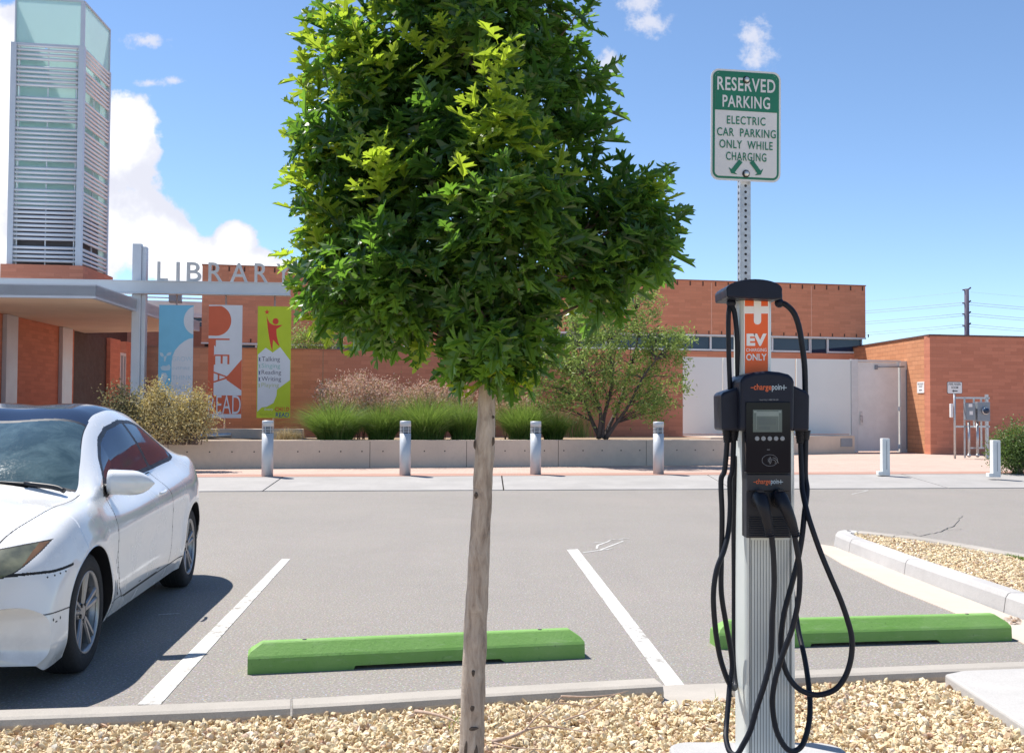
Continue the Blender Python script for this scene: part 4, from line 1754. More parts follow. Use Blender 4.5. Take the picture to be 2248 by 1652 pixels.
# ---------------------------------------------------------------- reserved parking sign on perforated post
sdp = 4.22
t = thing('parking_sign', 'green and white reserved electric car parking sign on a perforated steel post', 'sign', (P(1634, 900, sdp).x, sdp, GZ))
b = MB()
ph = .0225
pc_ = Vector((P(1637, 500, sdp + .02).x, sdp + .02, 0))
rot = Matrix.Rotation(R(-2), 3, 'Z')
ex, ey = Vector((1, .07, 0)).normalized(), Vector((-.07, 1, 0)).normalized()
ztp = P(1637, 175, sdp).z
b.beam(pc_ - ex * ph + UPV * (-.1), ex * 2 * ph, ey * 2 * ph, UPV * (ztp + .1))
b.build('post', 'galv', t, bevel=.004)
b = MB()
z = .3
while z < ztp - .02:
    for o, ax in ((pc_ + ey * .0004, -ey), (pc_ - ex * (ph + .0004) + ey * ph, -ex)):
        b.lathe([(.0058, 0), (.0058, .0006)], o + UPV * z, ax, 10)
    z += .0254
b.build('post_hole', 'dark', t)['kind'] = 'stuff'
sr = Vector((math.cos(R(9)), math.sin(R(9)), 0))
sr = (sr + UPV * -.006).normalized()
su_ = (UPV + sr * .006).normalized()
sn = sr.cross(su_)
so_ = P(1637.5, 276, sdp - .012)
sw, sh = .297, .452
mat('sign_white', (.66, .67, .68), .45, 0, .04, 6)
mat('sign_green', (.012, .17, .095), .45, 0, .05, 6)
mat('alu', (.62, .64, .65), .35, .6, .05, 20)
b = MB()
sign_plate(b, so_, sr, su_, sw, sh, .034, .003, 0)


def ring_plate(mb, w, h, rad, off, mi):
    sign_plate(mb, so_ + sn * off, sr, su_, w, h, rad, .0008, mi)


ring_plate(b, sw - .016, sh - .016, .028, .001, 1)
ring_plate(b, sw - .034, sh - .034, .018, .002, 0)
hx, hy = sw / 2, sh / 2
flat_poly(b, so_, sr, su_, [(-hx + .017, hy - .017 - .018), (-hx + .022, hy - .022), (-hx + .035, hy - .017), (hx - .035, hy - .017), (hx - .022, hy - .022), (hx - .017, hy - .035), (hx - .017, hy - .168), (-hx + .017, hy - .168)], .003, 1)


def stext(s, y0, y1, x0, x1, mi, bold=.0, space=1.0):
    """line of lettering; fractions of the plate, y down"""
    o = so_ + sr * (-hx + sw * x0) + su_ * (hy - sh * y1) + sn * .0042
    b.text(s, o, sr, su_, sw * (x1 - x0), sh * (y1 - y0), mi, bold, 0, space)


stext('RESERVED', .072, .195, .085, .915, 0, .018, 1.1)
stext('PARKING', .235, .345, .16, .84, 0, .018, 1.1)
stext('ELECTRIC', .420, .495, .225, .775, 1, .012, 1.15)
stext('CAR  PARKING', .530, .605, .085, .925, 1, .012, 1.1)
stext('ONLY  WHILE', .638, .713, .12, .88, 1, .012, 1.1)
stext('CHARGING', .745, .82, .215, .79, 1, .012, 1.15)
for sg in (-1, 1):
    ar = [(0, 0), (.2, .55), (.2, .22), (1, .22), (1, -.22), (.2, -.22), (.2, -.55)]
    pts = []
    for x, y in ar:
        x, y = x * .066, y * .042
        a = R(52)
        X, Y = x * math.cos(a) - y * math.sin(a), x * math.sin(a) + y * math.cos(a)
        pts.append((sg * X, Y))
    if sg < 0:
        pts = [( -p[0], p[1]) for p in pts]
        pts = [(p[0] - .063, p[1]) for p in pts]
    else:
        pts = [(-p[0] + .063, p[1]) for p in pts][::-1]
    flat_poly(b, so_ - su_ * (sh * .437), sr, su_, pts, .0042, 1)
b.build('sign_plate', ['sign_white', 'sign_green'], t)
for y_ in (.09, .935):
    b = MB()
    o = so_ + su_ * (hy - sh * y_) + sn * .0015
    b.lathe([(.0155, 0), (.0155, .004), (.011, .005)], o, sn, 18, 1)
    b.lathe([(.0105, .004), (.0105, .010), (.007, .013), (.001, .0135)], o, sn, 12, 0)
    b.build('bolt', ['alu', 'dark'], t)
# ---------------------------------------------------------------- plants
def blade_field(base, n_len, lean, width, nseg=5, droop=.5):
    """grass blades: arrays base (n,3), length (n), lean direction (n,2), width; returns V, F quads"""
    n = len(base)
    t = np.linspace(0, 1, nseg + 1)
    L = n_len[:, None]
    ld = lean
    dx = ld[:, 0:1] * L * (t ** 1.8) * droop
    dyy = ld[:, 1:2] * L * (t ** 1.8) * droop
    mag = np.hypot(ld[:, 0:1], ld[:, 1:2])
    dz = L * (t - .42 * mag * droop * t ** 3)
    ctr = np.stack([base[:, 0:1] + dx, base[:, 1:2] + dyy, base[:, 2:3] + dz], 2)
    a = rng.uniform(0, 6.28, n)
    w = width[:, None] * (1 - t ** 1.5 * .9)
    sx_, sy_ = np.cos(a)[:, None] * w, np.sin(a)[:, None] * w
    off = np.stack([sx_, sy_, np.zeros_like(sx_)], 2)
    V = np.stack([ctr - off, ctr + off], 2).reshape(n, -1, 3)
    k = np.arange(nseg)
    q = np.stack([2 * k, 2 * k + 1, 2 * k + 3, 2 * k + 2], 1)
    Fq = q[None] + (np.arange(n) * (2 * nseg + 2))[:, None, None]
    return V.reshape(-1, 3), Fq.reshape(-1, 4)


def leaf_quads(c, size, dirs=None, flat=.0, width=.4):
    """diamond leaves at centres c"""
    n = len(c)
    M = rand_rot(n)
    if dirs is not None:
        M = frames(dirs + rng.normal(size=dirs.shape) * .45, rng.normal(size=dirs.shape) + np.array([0, 0, flat]))
    base = np.array([(-.5, 0, 0), (.05, -width / 2, .04), (.5, 0, 0), (.05, width / 2, .04)])
    s = size if np.ndim(size) else np.full(n, size)
    V = np.einsum('nij,kj->nki', M, base) * s[:, None, None] + c[:, None, :]
    Fq = np.arange(4)[None] + (np.arange(n) * 4)[:, None]
    return V.reshape(-1, 3), Fq


def in_ellipsoids(els, n, shell=.0):
    """n points spread in a union of ellipsoids [(cx,cy,cz,rx,ry,rz)], denser near their surfaces when shell>0"""
    els = np.array(els)
    vol = (els[:, 3] * els[:, 4] * els[:, 5]) ** .8
    pick = rng.choice(len(els), n, p=vol / vol.sum())
    d = rng.normal(size=(n, 3))
    d /= np.linalg.norm(d, axis=1)[:, None]
    r = rng.uniform(0, 1, n) ** (1 / (3 + 6 * shell))
    e = els[pick]
    return e[:, :3] + d * r[:, None] * e[:, 3:], d


mk_leaf('grass_blade', [(0, (.075, .15, .03)), (.5, (.125, .22, .045)), (.85, (.19, .28, .065)), (.95, (.30, .33, .12)), (1, (.50, .43, .22))], (.24, .36, .06), .4, .5, .4)
mk_leaf('dry_blade', [(0, (.42, .32, .17)), (1, (.58, .48, .30))], (.4, .3, .15), .3, .7, .2)
mk_leaf('plume_pink', [(0, (.58, .38, .28)), (.5, (.78, .56, .45)), (1, (.86, .70, .58))], (.6, .35, .25), .35, .8, .1)
mk_leaf('plume_leaf', [(0, (.22, .20, .08)), (1, (.40, .33, .15))], (.3, .25, .08), .3, .7, .2)
mk_leaf('willow_leaf', [(0, (.13, .18, .045)), (.5, (.26, .33, .085)), (.85, (.37, .43, .13)), (1, (.48, .50, .20))], (.30, .44, .09), .42, .5, .4)
mk_leaf('sage_leaf', [(0, (.20, .19, .10)), (.6, (.34, .30, .16)), (1, (.46, .39, .22))], (.25, .24, .1), .3, .7, .2)
mk_leaf('straw_leaf', [(0, (.44, .35, .16)), (.5, (.66, .54, .28)), (1, (.80, .67, .40))], (.42, .34, .1), .35, .7, .2)
mk_leaf('shrub_leaf', [(0, (.08, .13, .035)), (1, (.17, .24, .07))], (.18, .28, .05), .35, .5, .4)
mat('twig', (.17, .13, .10), .9, 0, .2, 20)
mat('willow_bark', (.075, .06, .055), .9, 0, .25, 20, .5, 60)


def grass_clump(cx, ybase, d, rx_px, h_px, label, n=2600):
    n = int(n * 1.35)
    c = P(cx, ybase, d)
    s = d / F
    rx, h = rx_px * s, h_px * s
    t = thing('grass_clump', label, 'ornamental grass', (c.x, c.y, PZ - .03), 'green ornamental grasses in the planter')
    a, r = rng.uniform(0, 6.28, n), np.sqrt(rng.uniform(0, 1, n))
    base = np.stack([c.x + np.cos(a) * r * rx * .42, c.y + np.sin(a) * r * rx * .35, np.full(n, PZ - .05)], 1)
    out = np.stack([np.cos(a) * (r * .9 + .15), np.sin(a) * (r * .9 + .15)], 1) + rng.normal(size=(n, 2)) * .42
    ln = h * rng.uniform(.5, 1.36, n) * (1.14 - .2 * r)
    V, Fq = blade_field(base, ln, out, rng.uniform(.0028, .006, n), 6, min(1.3, .74 * rx / h * 1.1))
    np_mesh('foliage', V, Fq, 'grass_blade', t)
    return t


grass_clump(735, 960, 23.6, 88, 86, 'wide green grass clump nearest the lime banner', 3000)
grass_clump(838, 960, 23.9, 62, 76, 'lower green grass clump second from the lime banner', 2200)
grass_clump(935, 960, 24.1, 85, 92, 'tall green grass clump just left of the tree trunk', 3000)
grass_clump(1018, 960, 24.4, 60, 84, 'green grass clump half hidden by the tree trunk', 2000)
grass_clump(1150, 959, 24.6, 72, 84, 'green grass clump right of the tree trunk', 2600)
grass_clump(1215, 959, 24.9, 48, 62, 'small green grass clump beside the willow stems', 1500)
# thin pale grass by the willow, dry tuft by the first bollard
def tuft(cx, yb, d, w_px, h_px, n, m, label, droop=1.0, wd=.004):
    c = P(cx, yb, d)
    s = d / F
    base = np.stack([c.x + rng.normal(size=n) * w_px * s * .25, c.y + rng.normal(size=n) * .1, np.full(n, c.z)], 1)
    out = rng.normal(size=(n, 2)) * .7
    V, Fq = blade_field(base, h_px * s * rng.uniform(.6, 1.1, n), out, rng.uniform(wd * .6, wd * 1.2, n), 5, droop)
    tag(np_mesh('grass_tuft', V, Fq, m), label, 'grass tuft')


tuft(1270, 960, 24.6, 60, 75, 260, 'grass_blade', 'sparse thin green grass tuft at the left willow stem', .5, .003)
tuft(628, 964, 23.2, 45, 36, 260, 'dry_blade', 'pale dry grass tuft behind the leftmost bollard')
tuft(655, 962, 23.4, 30, 22, 120, 'dry_blade', 'tiny pale dry grass tuft against the wide grass clump')
tuft(1000, 1587, 4.1, 22, 22, 26, 'grass_blade', 'tiny green weed in the gravel left of the tree trunk', 1, .0012)
tuft(1600, 1560, 4.4, 30, 22, 30, 'grass_blade', 'tiny green weed in the gravel left of the charging station', 1, .0012)
tuft(2095, 1200, 10.2, 20, 9, 80, 'grass_blade', 'low weed along the far kerb of the gravel island', 1, .004)
tuft(2235, 1226, 9.3, 5, 11, 120, 'grass_blade', 'low weed at the right end of the gravel island', 1, .004)


# dead twigs lying on the gravel
def twig(pts, r0, label):
    b = MB()
    p = spline(pts, 5)
    n = len(p)
    b.tube(p, [r0 * (1 - .75 * i / (n - 1)) for i in range(n)], 6)
    return b


b = twig([G(1080, 1628, .11), G(1125, 1615, .13), G(1160, 1600, .13), G(1210, 1590, .12)], .010, '')
for s in ([G(1150, 1604, .13), G(1180, 1570, .17), G(1215, 1545, .17), G(1235, 1525, .18)], [G(1200, 1592, .13), G(1250, 1600, .11), G(1330, 1610, .12)],
          [G(1080, 1628, .11), G(1130, 1640, .11), G(1220, 1645, .12)], [G(1218, 1543, .17), G(1260, 1545, .15), G(1330, 1560, .12)],
          [G(1232, 1527, .17), G(1300, 1528, .19), G(1370, 1520, .2)], [G(1240, 1580, .13), G(1290, 1560, .16), G(1340, 1528, .22), G(1380, 1515, .23)]):
    q = twig(s, .0045, '')
    b.add(q.v, q.f, 0, True)
tag(b.build('fallen_branch', mat('dead_twig', (.42, .30, .23), .9, 0, .25, 40)), 'bare dead branch lying on the gravel right of the trunk', 'branch')
b = twig([G(912, 1560, .11), G(950, 1566, .125), G(990, 1578, .13), G(1030, 1600, .11)], .009, '')
tag(b.build('fallen_branch', 'dead_twig'), 'short bare stick lying on the gravel left of the trunk', 'branch')


# flowering pink shrubs behind the grasses
def plume_bush(els_px, d, label, n, leafm, plumem, topf=.45, stems=40, cat='shrub', name='flowering_shrub', sz=.05, group=None, zmin=None):
    s = d / F
    els = []
    for (x, y, rx, ry) in els_px:
        c = P(x, y, d)
        els.append((c.x, c.y + rng.uniform(-.15, .15), c.z, rx * s, max(.25, rx * s * .6), ry * s))
    cx = sum(e[0] for e in els) / len(els)
    t = thing(name, label, cat, (cx, d, PZ - .05 if zmin is None else zmin), group)
    p, dr = in_ellipsoids(els, n, .2)
    # clumpy: keep points near random sub-centres
    sub = p[rng.choice(n, n // 38)]
    pick = sub[rng.integers(0, len(sub), n)]
    p = pick + rng.normal(size=(n, 3)) * sz * 2.2
    p = p[p[:, 2] > (PZ - .05 if zmin is None else zmin)]
    ztop = max(e[2] + e[5] for e in els)
    top = rng.uniform(0, 1, len(p)) < topf
    for nm, msk, m in (('flowers', top, plumem), ('foliage', ~top, leafm)):
        q = p[msk]
        if len(q):
            V, Fq = leaf_quads(q, rng.uniform(.6, 1.3, len(q)) * sz, width=.5)
            np_mesh(nm, V, Fq, m, t)
    b = MB()
    for k in range(stems):
        e = els[rng.integers(0, len(els))]
        a = Vector((cx + (e[0] - cx) * .6 + rng.uniform(-.2, .2), d + rng.uniform(-.1, .1), PZ - .06 if zmin is None else zmin))
        tip = Vector((e[0] + rng.uniform(-.8, .8) * e[3], e[1] + rng.uniform(-.8, .8) * e[4], e[2] + rng.uniform(.1, .9) * e[5]))
        mid = a.lerp(tip, .5) + Vector((rng.uniform(-.1, .1), rng.uniform(-.1, .1), .05))
        b.tube(spline([a, mid, tip], 3), [.012, .010, .009, .008, .006, .005, .004], 5)
    b.build('stem', 'twig', t)
    return t


plume_bush([(770, 868, 62, 42), (720, 875, 30, 30), (800, 850, 40, 32), (850, 878, 50, 40)], 24.6, 'pale pink flowering shrub with the largest feathery heads, behind the left grasses', 8200, 'plume_leaf', 'plume_pink', .8, 40, group='pink flowering shrubs behind the grasses')
plume_bush([(905, 880, 50, 36), (960, 868, 45, 34), (1010, 876, 40, 26)], 24.9, 'pale pink flowering shrub just left of the tree trunk', 5600, 'plume_leaf', 'plume_pink', .72, 30, group='pink flowering shrubs behind the grasses')
plume_bush([(1110, 882, 42, 30), (1150, 892, 30, 20)], 25.2, 'small pink flowering shrub just right of the tree trunk', 2600, 'plume_leaf', 'plume_pink', .75, 20, group='pink flowering shrubs behind the grasses')
# tan and sage bushes by the car
plume_bush([(272, 902, 46, 52), (300, 928, 50, 38), (250, 925, 34, 34)], 21.6, 'grey green wispy bush in front of the steel column', 8500, 'sage_leaf', 'sage_leaf', .3, 60, 'bush', 'wispy_bush', .055)
plume_bush([(360, 912, 52, 52), (335, 882, 28, 36), (410, 912, 46, 46), (445, 928, 30, 30), (385, 938, 70, 26), (430, 880, 18, 24), (345, 868, 16, 22)], 21.4, 'straw yellow wispy bush in front of the blue banner', 13000, 'straw_leaf', 'straw_leaf', .3, 80, 'bush', 'wispy_bush', .052)
# shrub top over the site wall, right shrub
plume_bush([(690, 740, 42, 22), (660, 752, 34, 18), (710, 748, 30, 18)], 30.5, 'green shrub showing above the brick wall beside the lime banner', 3000, 'willow_leaf', 'willow_leaf', .5, 16, 'shrub', 'wall_shrub', .07)
plume_bush([(2228, 985, 46, 40), (2260, 965, 50, 38), (2212, 1005, 34, 24), (2300, 990, 60, 42), (2250, 1008, 50, 24)], 22.0, 'dense green shrub at the right edge behind the white bollard', 13000, 'shrub_leaf', 'shrub_leaf', .5, 30, 'shrub', 'green_shrub', .05, None, WZ)

# multi-stemmed willow in the planter
wd0 = 24.4
s_ = wd0 / F
wb0 = P(1322, 960, wd0)
t = thing('desert_willow', 'airy multi-stemmed willow tree growing in the planter left of the gate', 'tree', (wb0.x, wb0.y, PZ - .04))
b = MB()
W3 = lambda x, y, o=0.0: P(x, y, wd0 + o)
stems = [[(1318, 962, 0), (1300, 925, .1), (1285, 885, .3), (1250, 820, .5), (1225, 770, .6)], [(1322, 962, 0), (1325, 920, 0), (1335, 880, -.1), (1345, 820, -.2), (1335, 750, -.3), (1345, 690, -.3)],
         [(1330, 962, 0), (1352, 930, -.1), (1380, 890, -.3), (1410, 830, -.4), (1440, 790, -.5)], [(1326, 962, .05), (1340, 930, .2), (1362, 880, .4), (1385, 800, .5), (1400, 740, .6), (1395, 680, .6)],
         [(1314, 962, 0), (1318, 900, -.2), (1290, 830, -.4), (1270, 760, -.5)]]
for st in stems:
    q = spline([W3(*p) for p in st], 4)
    n = len(q)
    b.tube(q, [.055 * (1 - .8 * i / (n - 1)) for i in range(n)], 8)
b.build('trunk', 'willow_bark', t)
els = []
for (x, y, rx, ry, o) in [(1250, 720, 60, 55, .2), (1320, 690, 75, 55, -.2), (1400, 680, 60, 50, .3), (1225, 800, 60, 55, .4), (1300, 790, 75, 65, -.4), (1380, 780, 75, 65, .1), (1450, 760, 55, 42, -.2), (1490, 745, 36, 32, .0),
                          (1215, 865, 50, 38, .2), (1290, 870, 55, 40, -.3), (1400, 870, 70, 45, -.2), (1460, 850, 50, 42, .3), (1440, 905, 50, 26, -.2), (1190, 830, 30, 30, 0), (1490, 815, 24, 32, .1), (1180, 780, 34, 40, .1)]:
    c = W3(x, y, o)
    els.append((c.x, c.y, c.z, rx * s_ * 1.02, rx * s_ * .95, ry * s_ * 1.02))
n = 19000
p, dr = in_ellipsoids(els, n, .15)
sub = p[rng.choice(n, n // 30)]
ii = rng.integers(0, len(sub), n)
p = sub[ii] + rng.normal(size=(n, 3)) * .095
V, Fq = leaf_quads(p, rng.uniform(.06, .125, n), width=.34)
np_mesh('crown', V, Fq, 'willow_leaf', t)
b = MB()
for c in sub[:230]:
    c = Vector(c)
    near = min((W3(*p_) for st in stems for p_ in st[1:]), key=lambda v: (v - c).length + (.6 if v.z > c.z else 0))
    mid = near.lerp(c, .5) + Vector((0, 0, .06))
    b.tube(spline([near, mid, c], 2), [.012, .010, .008, .006, .004], 5)
b.build('branch', 'willow_bark', t)
# ---------------------------------------------------------------- oak sapling in front
TD = 3.6
ts_ = TD / F
tb_ = P(1034, 1700, TD)
t = thing('oak_tree', 'young oak with a slender pale trunk and dense lobed green leaves', 'tree', (tb_.x, TD, GZ))
path = [(1033, 1745, 57), (1036, 1652, 55), (1038, 1560, 53), (1041, 1450, 51), (1046, 1330, 49), (1051, 1230, 46), (1057, 1120, 43), (1061, 1040, 42), (1064, 985, 44), (1066, 950, 41), (1068, 880, 38), (1070, 835, 37), (1073, 760, 34), (1078, 600, 30), (1082, 400, 24), (1080, 290, 10), (1074, 180, 5)]
pts = spline([P(x, y, TD) for x, y, w in path], 8)
ws = [w for x, y, w in path]
NSEG = 20
rads = []
for i in range(len(pts)):
    k = i / 8
    a = int(min(k, len(ws) - 2))
    rads.append((ws[a] + (ws[a + 1] - ws[a]) * (k - a)) * ts_ / 2)
b = MB()
b.tube(pts, rads, NSEG)
from mathutils import noise as mnoise
for i, v in enumerate(b.v):
    c = pts[min(i // NSEG, len(pts) - 1)]
    d = v - c
    m = 1 + .09 * mnoise.noise(v * 18) + .07 * mnoise.noise(Vector((v.x * 40, v.y * 40, v.z * 9))) + .025 * mnoise.noise(Vector((v.x * 8, v.y * 8, v.z * 70)))
    b.v[i] = c + d * m
# knots and scars on the near side
for x, y, rx, ry in [(1075, 832, 8, 10), (1082, 915, 3, 4), (1082, 968, 4, 11), (1044, 975, 4, 11), (1046, 1085, 5, 8), (1040, 1470, 4, 8), (1038, 1546, 6, 7), (1040, 1590, 11, 5), (1024, 1640, 4, 28), (1045, 1648, 5, 22)]:
    c = P(x, y, TD)
    j = min(range(len(pts)), key=lambda q: (pts[q] - c).length)
    r_ = rads[j]
    dx = max(-.97, min(.97, (c.x - pts[j].x) / r_))
    n_ = Vector((dx, -math.sqrt(1 - dx * dx), 0))
    o = Vector((pts[j].x, pts[j].y, c.z)) + n_ * r_ * .985
    e_ = n_.cross(UPV)
    ring0 = [o + (e_ * math.cos(2 * math.pi * k / 10) * rx * ts_ + UPV * math.sin(2 * math.pi * k / 10) * ry * ts_) * random.uniform(.75, 1.15) + n_ * .001 for k in range(10)]
    ring1 = [o + (p - o) * .62 + n_ * .006 for p in ring0]
    ring2 = [o + (p - o) * .3 + n_ * .004 for p in ring0]
    vs = ring0 + ring1 + ring2 + [o + n_ * .003]
    fs = [[a * 10 + k, a * 10 + (k + 1) % 10, (a + 1) * 10 + (k + 1) % 10, (a + 1) * 10 + k] for a in (0, 1) for k in range(10)] + [[20 + k, 20 + (k + 1) % 10, 30] for k in range(10)]
    b.add(vs, fs, 1, True)
b.build('trunk', ['bark', mat('bark_scar', (.10, .078, .062), .95, 0, .3, 60, .6, 150)], t)

# leaf outline: lobed, pointed; half outline from stalk to tip
half = [(.13, .018), (.20, .10), (.27, .27), (.31, .19), (.35, .20), (.36, .065), (.44, .12), (.52, .42), (.56, .30), (.65, .36), (.60, .16), (.60, .06), (.68, .10), (.80, .29), (.80, .17), (.87, .17), (.82, .055), (.90, .075), (1.0, .0)]
mid = [(.13, 0), (.27, 0), (.36, 0), (.48, 0), (.60, 0), (.71, 0), (.82, 0)]
from mathutils.geometry import tessellate_polygon
up_poly = half + mid[::-1]
tri = tessellate_polygon([[Vector((x, y, 0)) for x, y in up_poly]])
nh = len(up_poly)
LV = [(x, y, 0) for x, y in up_poly] + [(x, -y, 0) for x, y in up_poly]
LF = []
for a, b_, c in tri:
    va, vb, vc = [Vector((*up_poly[k], 0)) for k in (a, b_, c)]
    if (vb - va).cross(vc - va).z < 0:
        b_, c = c, b_
    LF.append((a, b_, c))
    LF.append((a + nh, c + nh, b_ + nh))
# weld the midrib of the mirrored half
midset = {nh + len(half) + k: len(half) + k for k in range(len(mid))}
midset[nh + len(half) - 1] = len(half) - 1
LF = [tuple(midset.get(i, i) for i in f) for f in LF]
# stalk
s0 = len(LV)
LV += [(0, -.008, 0), (0, .008, 0), (.14, .008, 0), (.14, -.008, 0)]
LF += [(s0, s0 + 2, s0 + 1), (s0, s0 + 3, s0 + 2)]
used = sorted({i for f in LF for i in f})
rm = {u: k for k, u in enumerate(used)}
LV = np.array([LV[u] for u in used], float)
LF = np.array([[rm[i] for i in f] for f in LF])


def leaf_mesh(c, dirs, nrm, size, fold, curl):
    n = len(c)
    B_ = np.repeat(LV[None], n, 0)
    x, y = B_[:, :, 0], B_[:, :, 1]
    B_[:, :, 2] = np.abs(y) * fold[:, None] - (x ** 2) * curl[:, None] + .04 * np.sin(9 * x + 14 * y + rng.uniform(0, 6, (n, 1)))
    B_[:, :, 1] *= rng.uniform(.8, 1.15, (n, 1))
    M = frames(dirs, nrm)
    V = np.einsum('nij,nkj->nki', M, B_) * size[:, None, None] + c[:, None, :]
    Fq = LF[None] + (np.arange(n) * len(LV))[:, None, None]
    return V.reshape(-1, 3), Fq.reshape(-1, 3)


CRN = [(815, 150, 140, 115, .1), (785, 300, 112, 125, 0), (775, 430, 105, 115, .1), (795, 540, 125, 105, -.05), (755, 590, 78, 62, .1), (930, 70, 160, 120, .1), (1130, 60, 180, 140, .15), (1225, 110, 92, 140, .2), (1240, 235, 68, 85, .2),
       (1075, 300, 150, 170, -.05), (900, 320, 150, 150, .05), (1090, 420, 140, 120, -.25), (860, 600, 190, 110, -.2), (1100, 520, 150, 120, -.28), (1130, 620, 190, 80, -.1), (1215, 480, 95, 120, .1), (1255, 370, 62, 70, .15),
       (1340, 470, 120, 70, .1), (1400, 470, 82, 74, .1), (1330, 545, 120, 70, .05), (1405, 545, 60, 55, .1), (1270, 620, 100, 60, .05), (1000, 680, 200, 58, -.1), (830, 680, 130, 48, -.1), (1090, 740, 100, 60, -.1), (1050, 790, 95, 42, -.1), (1130, 790, 60, 38, 0),
       (745, 665, 50, 36, 0), (1340, 640, 50, 34, .1), (980, 480, 160, 150, .15), (960, 200, 180, 150, .2), (1060, 40, 120, 90, -.12), (1075, 705, 95, 48, -.28), (1065, 770, 80, 38, -.2), (1000, -130, 260, 150, .1), (1050, -330, 190, 150, .1)]
rb = random.Random(5)
els = []
for x, y, rx, ry, o in CRN:
    c = P(x, y, TD + .1 + o)
    k = .84
    els.append((c.x, c.y, c.z, rx * ts_ * k, max(.12, min(rx, ry) * ts_ * .95), ry * ts_ * k))
E = np.array(els)
# branches from the trunk into every clump
b = MB()
for (cx, cy, cz, rx, ry, rz) in els:
    c = Vector((cx, cy, cz))
    zt_ = max(P(0, 800, TD).z, c.z - .15 - abs(c.x - pts[0].x) * .45)
    j = min(range(len(pts)), key=lambda q: abs(pts[q].z - zt_))
    a = pts[j]
    m_ = a.lerp(c, .5) + Vector((0, 0, .03))
    q = spline([a, m_, c], 4)
    b.tube(q, [max(.003, .012 * (1 - .75 * i / (len(q) - 1))) for i in range(len(q))], 6)
    for k in range(4):
        e_ = c + Vector((rb.uniform(-.8, .8) * rx, rb.uniform(-.8, .8) * ry, rb.uniform(-.6, .9) * rz))
        b.tube(spline([m_.lerp(c, .5), c.lerp(e_, .5) + Vector((0, 0, .015)), e_], 3), [.005, .0045, .004, .0035, .003, .0025, .002], 5)
b.build('branch', mat('oak_twig', (.13, .10, .075), .9, 0, .2, 30), t)

ns = 740
p, dr = in_ellipsoids(els, ns, .9)
# drop shoots buried deep inside other clumps, keep outline shoots
keep = []
for q in p:
    d = (((q[None] - E[:, :3]) / E[:, 3:]) ** 2).sum(1)
    keep.append((d < .45).sum() <= 1 or rng.uniform() < .45)
keep = np.array(keep)
p, dr = p[keep], dr[keep]


def shoots(p, dr, per, smin, smax, updir=.35, spread=.13, droop=.45):
    C_, D_, N_, S_ = [], [], [], []
    for o, d in zip(p, dr):
        sd_ = d * np.array([1, 1, .6]) + np.array([0, 0, updir]) + rng.normal(size=3) * .25
        sd_ /= np.linalg.norm(sd_)
        e1 = np.cross(sd_, [0.3, .2, 1.0])
        e1 /= np.linalg.norm(e1)
        e2 = np.cross(sd_, e1)
        ph = rng.uniform(0, 6.28)
        n = per + rng.integers(-2, 3)
        for k in range(n):
            a = ph + 2.4 * k
            rad_ = e1 * math.cos(a) + e2 * math.sin(a)
            f_ = k / max(1, n - 1)
            base = o + sd_ * (f_ - .5) * spread
            ld = rad_ * (1.0 - .55 * f_) + sd_ * (.25 + .7 * f_) + np.array([0, 0, -droop * (1.1 - f_)]) + rng.normal(size=3) * .18
            C_.append(base)
            D_.append(ld)
            N_.append(sd_ * .6 + np.array([0, -.15, .75]) + rng.normal(size=3) * .35)
            S_.append(rng.uniform(smin, smax) * (1 - .15 * f_))
    return np.array(C_), np.array(D_), np.array(N_), np.array(S_)


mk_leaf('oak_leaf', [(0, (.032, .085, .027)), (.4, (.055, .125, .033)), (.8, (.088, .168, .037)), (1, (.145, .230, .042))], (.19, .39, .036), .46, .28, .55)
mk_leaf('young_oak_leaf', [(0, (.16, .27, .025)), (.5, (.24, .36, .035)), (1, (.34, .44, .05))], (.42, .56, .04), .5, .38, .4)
C_, D_, N_, S_ = shoots(p, dr, 7, .098, .16)
n = len(C_)
V, Fq = leaf_mesh(C_, D_, N_, S_, rng.uniform(.1, .45, n), rng.uniform(.05, .4, n))
Vl, Fl, ml = [V], [Fq], [np.zeros(len(Fq), int)]
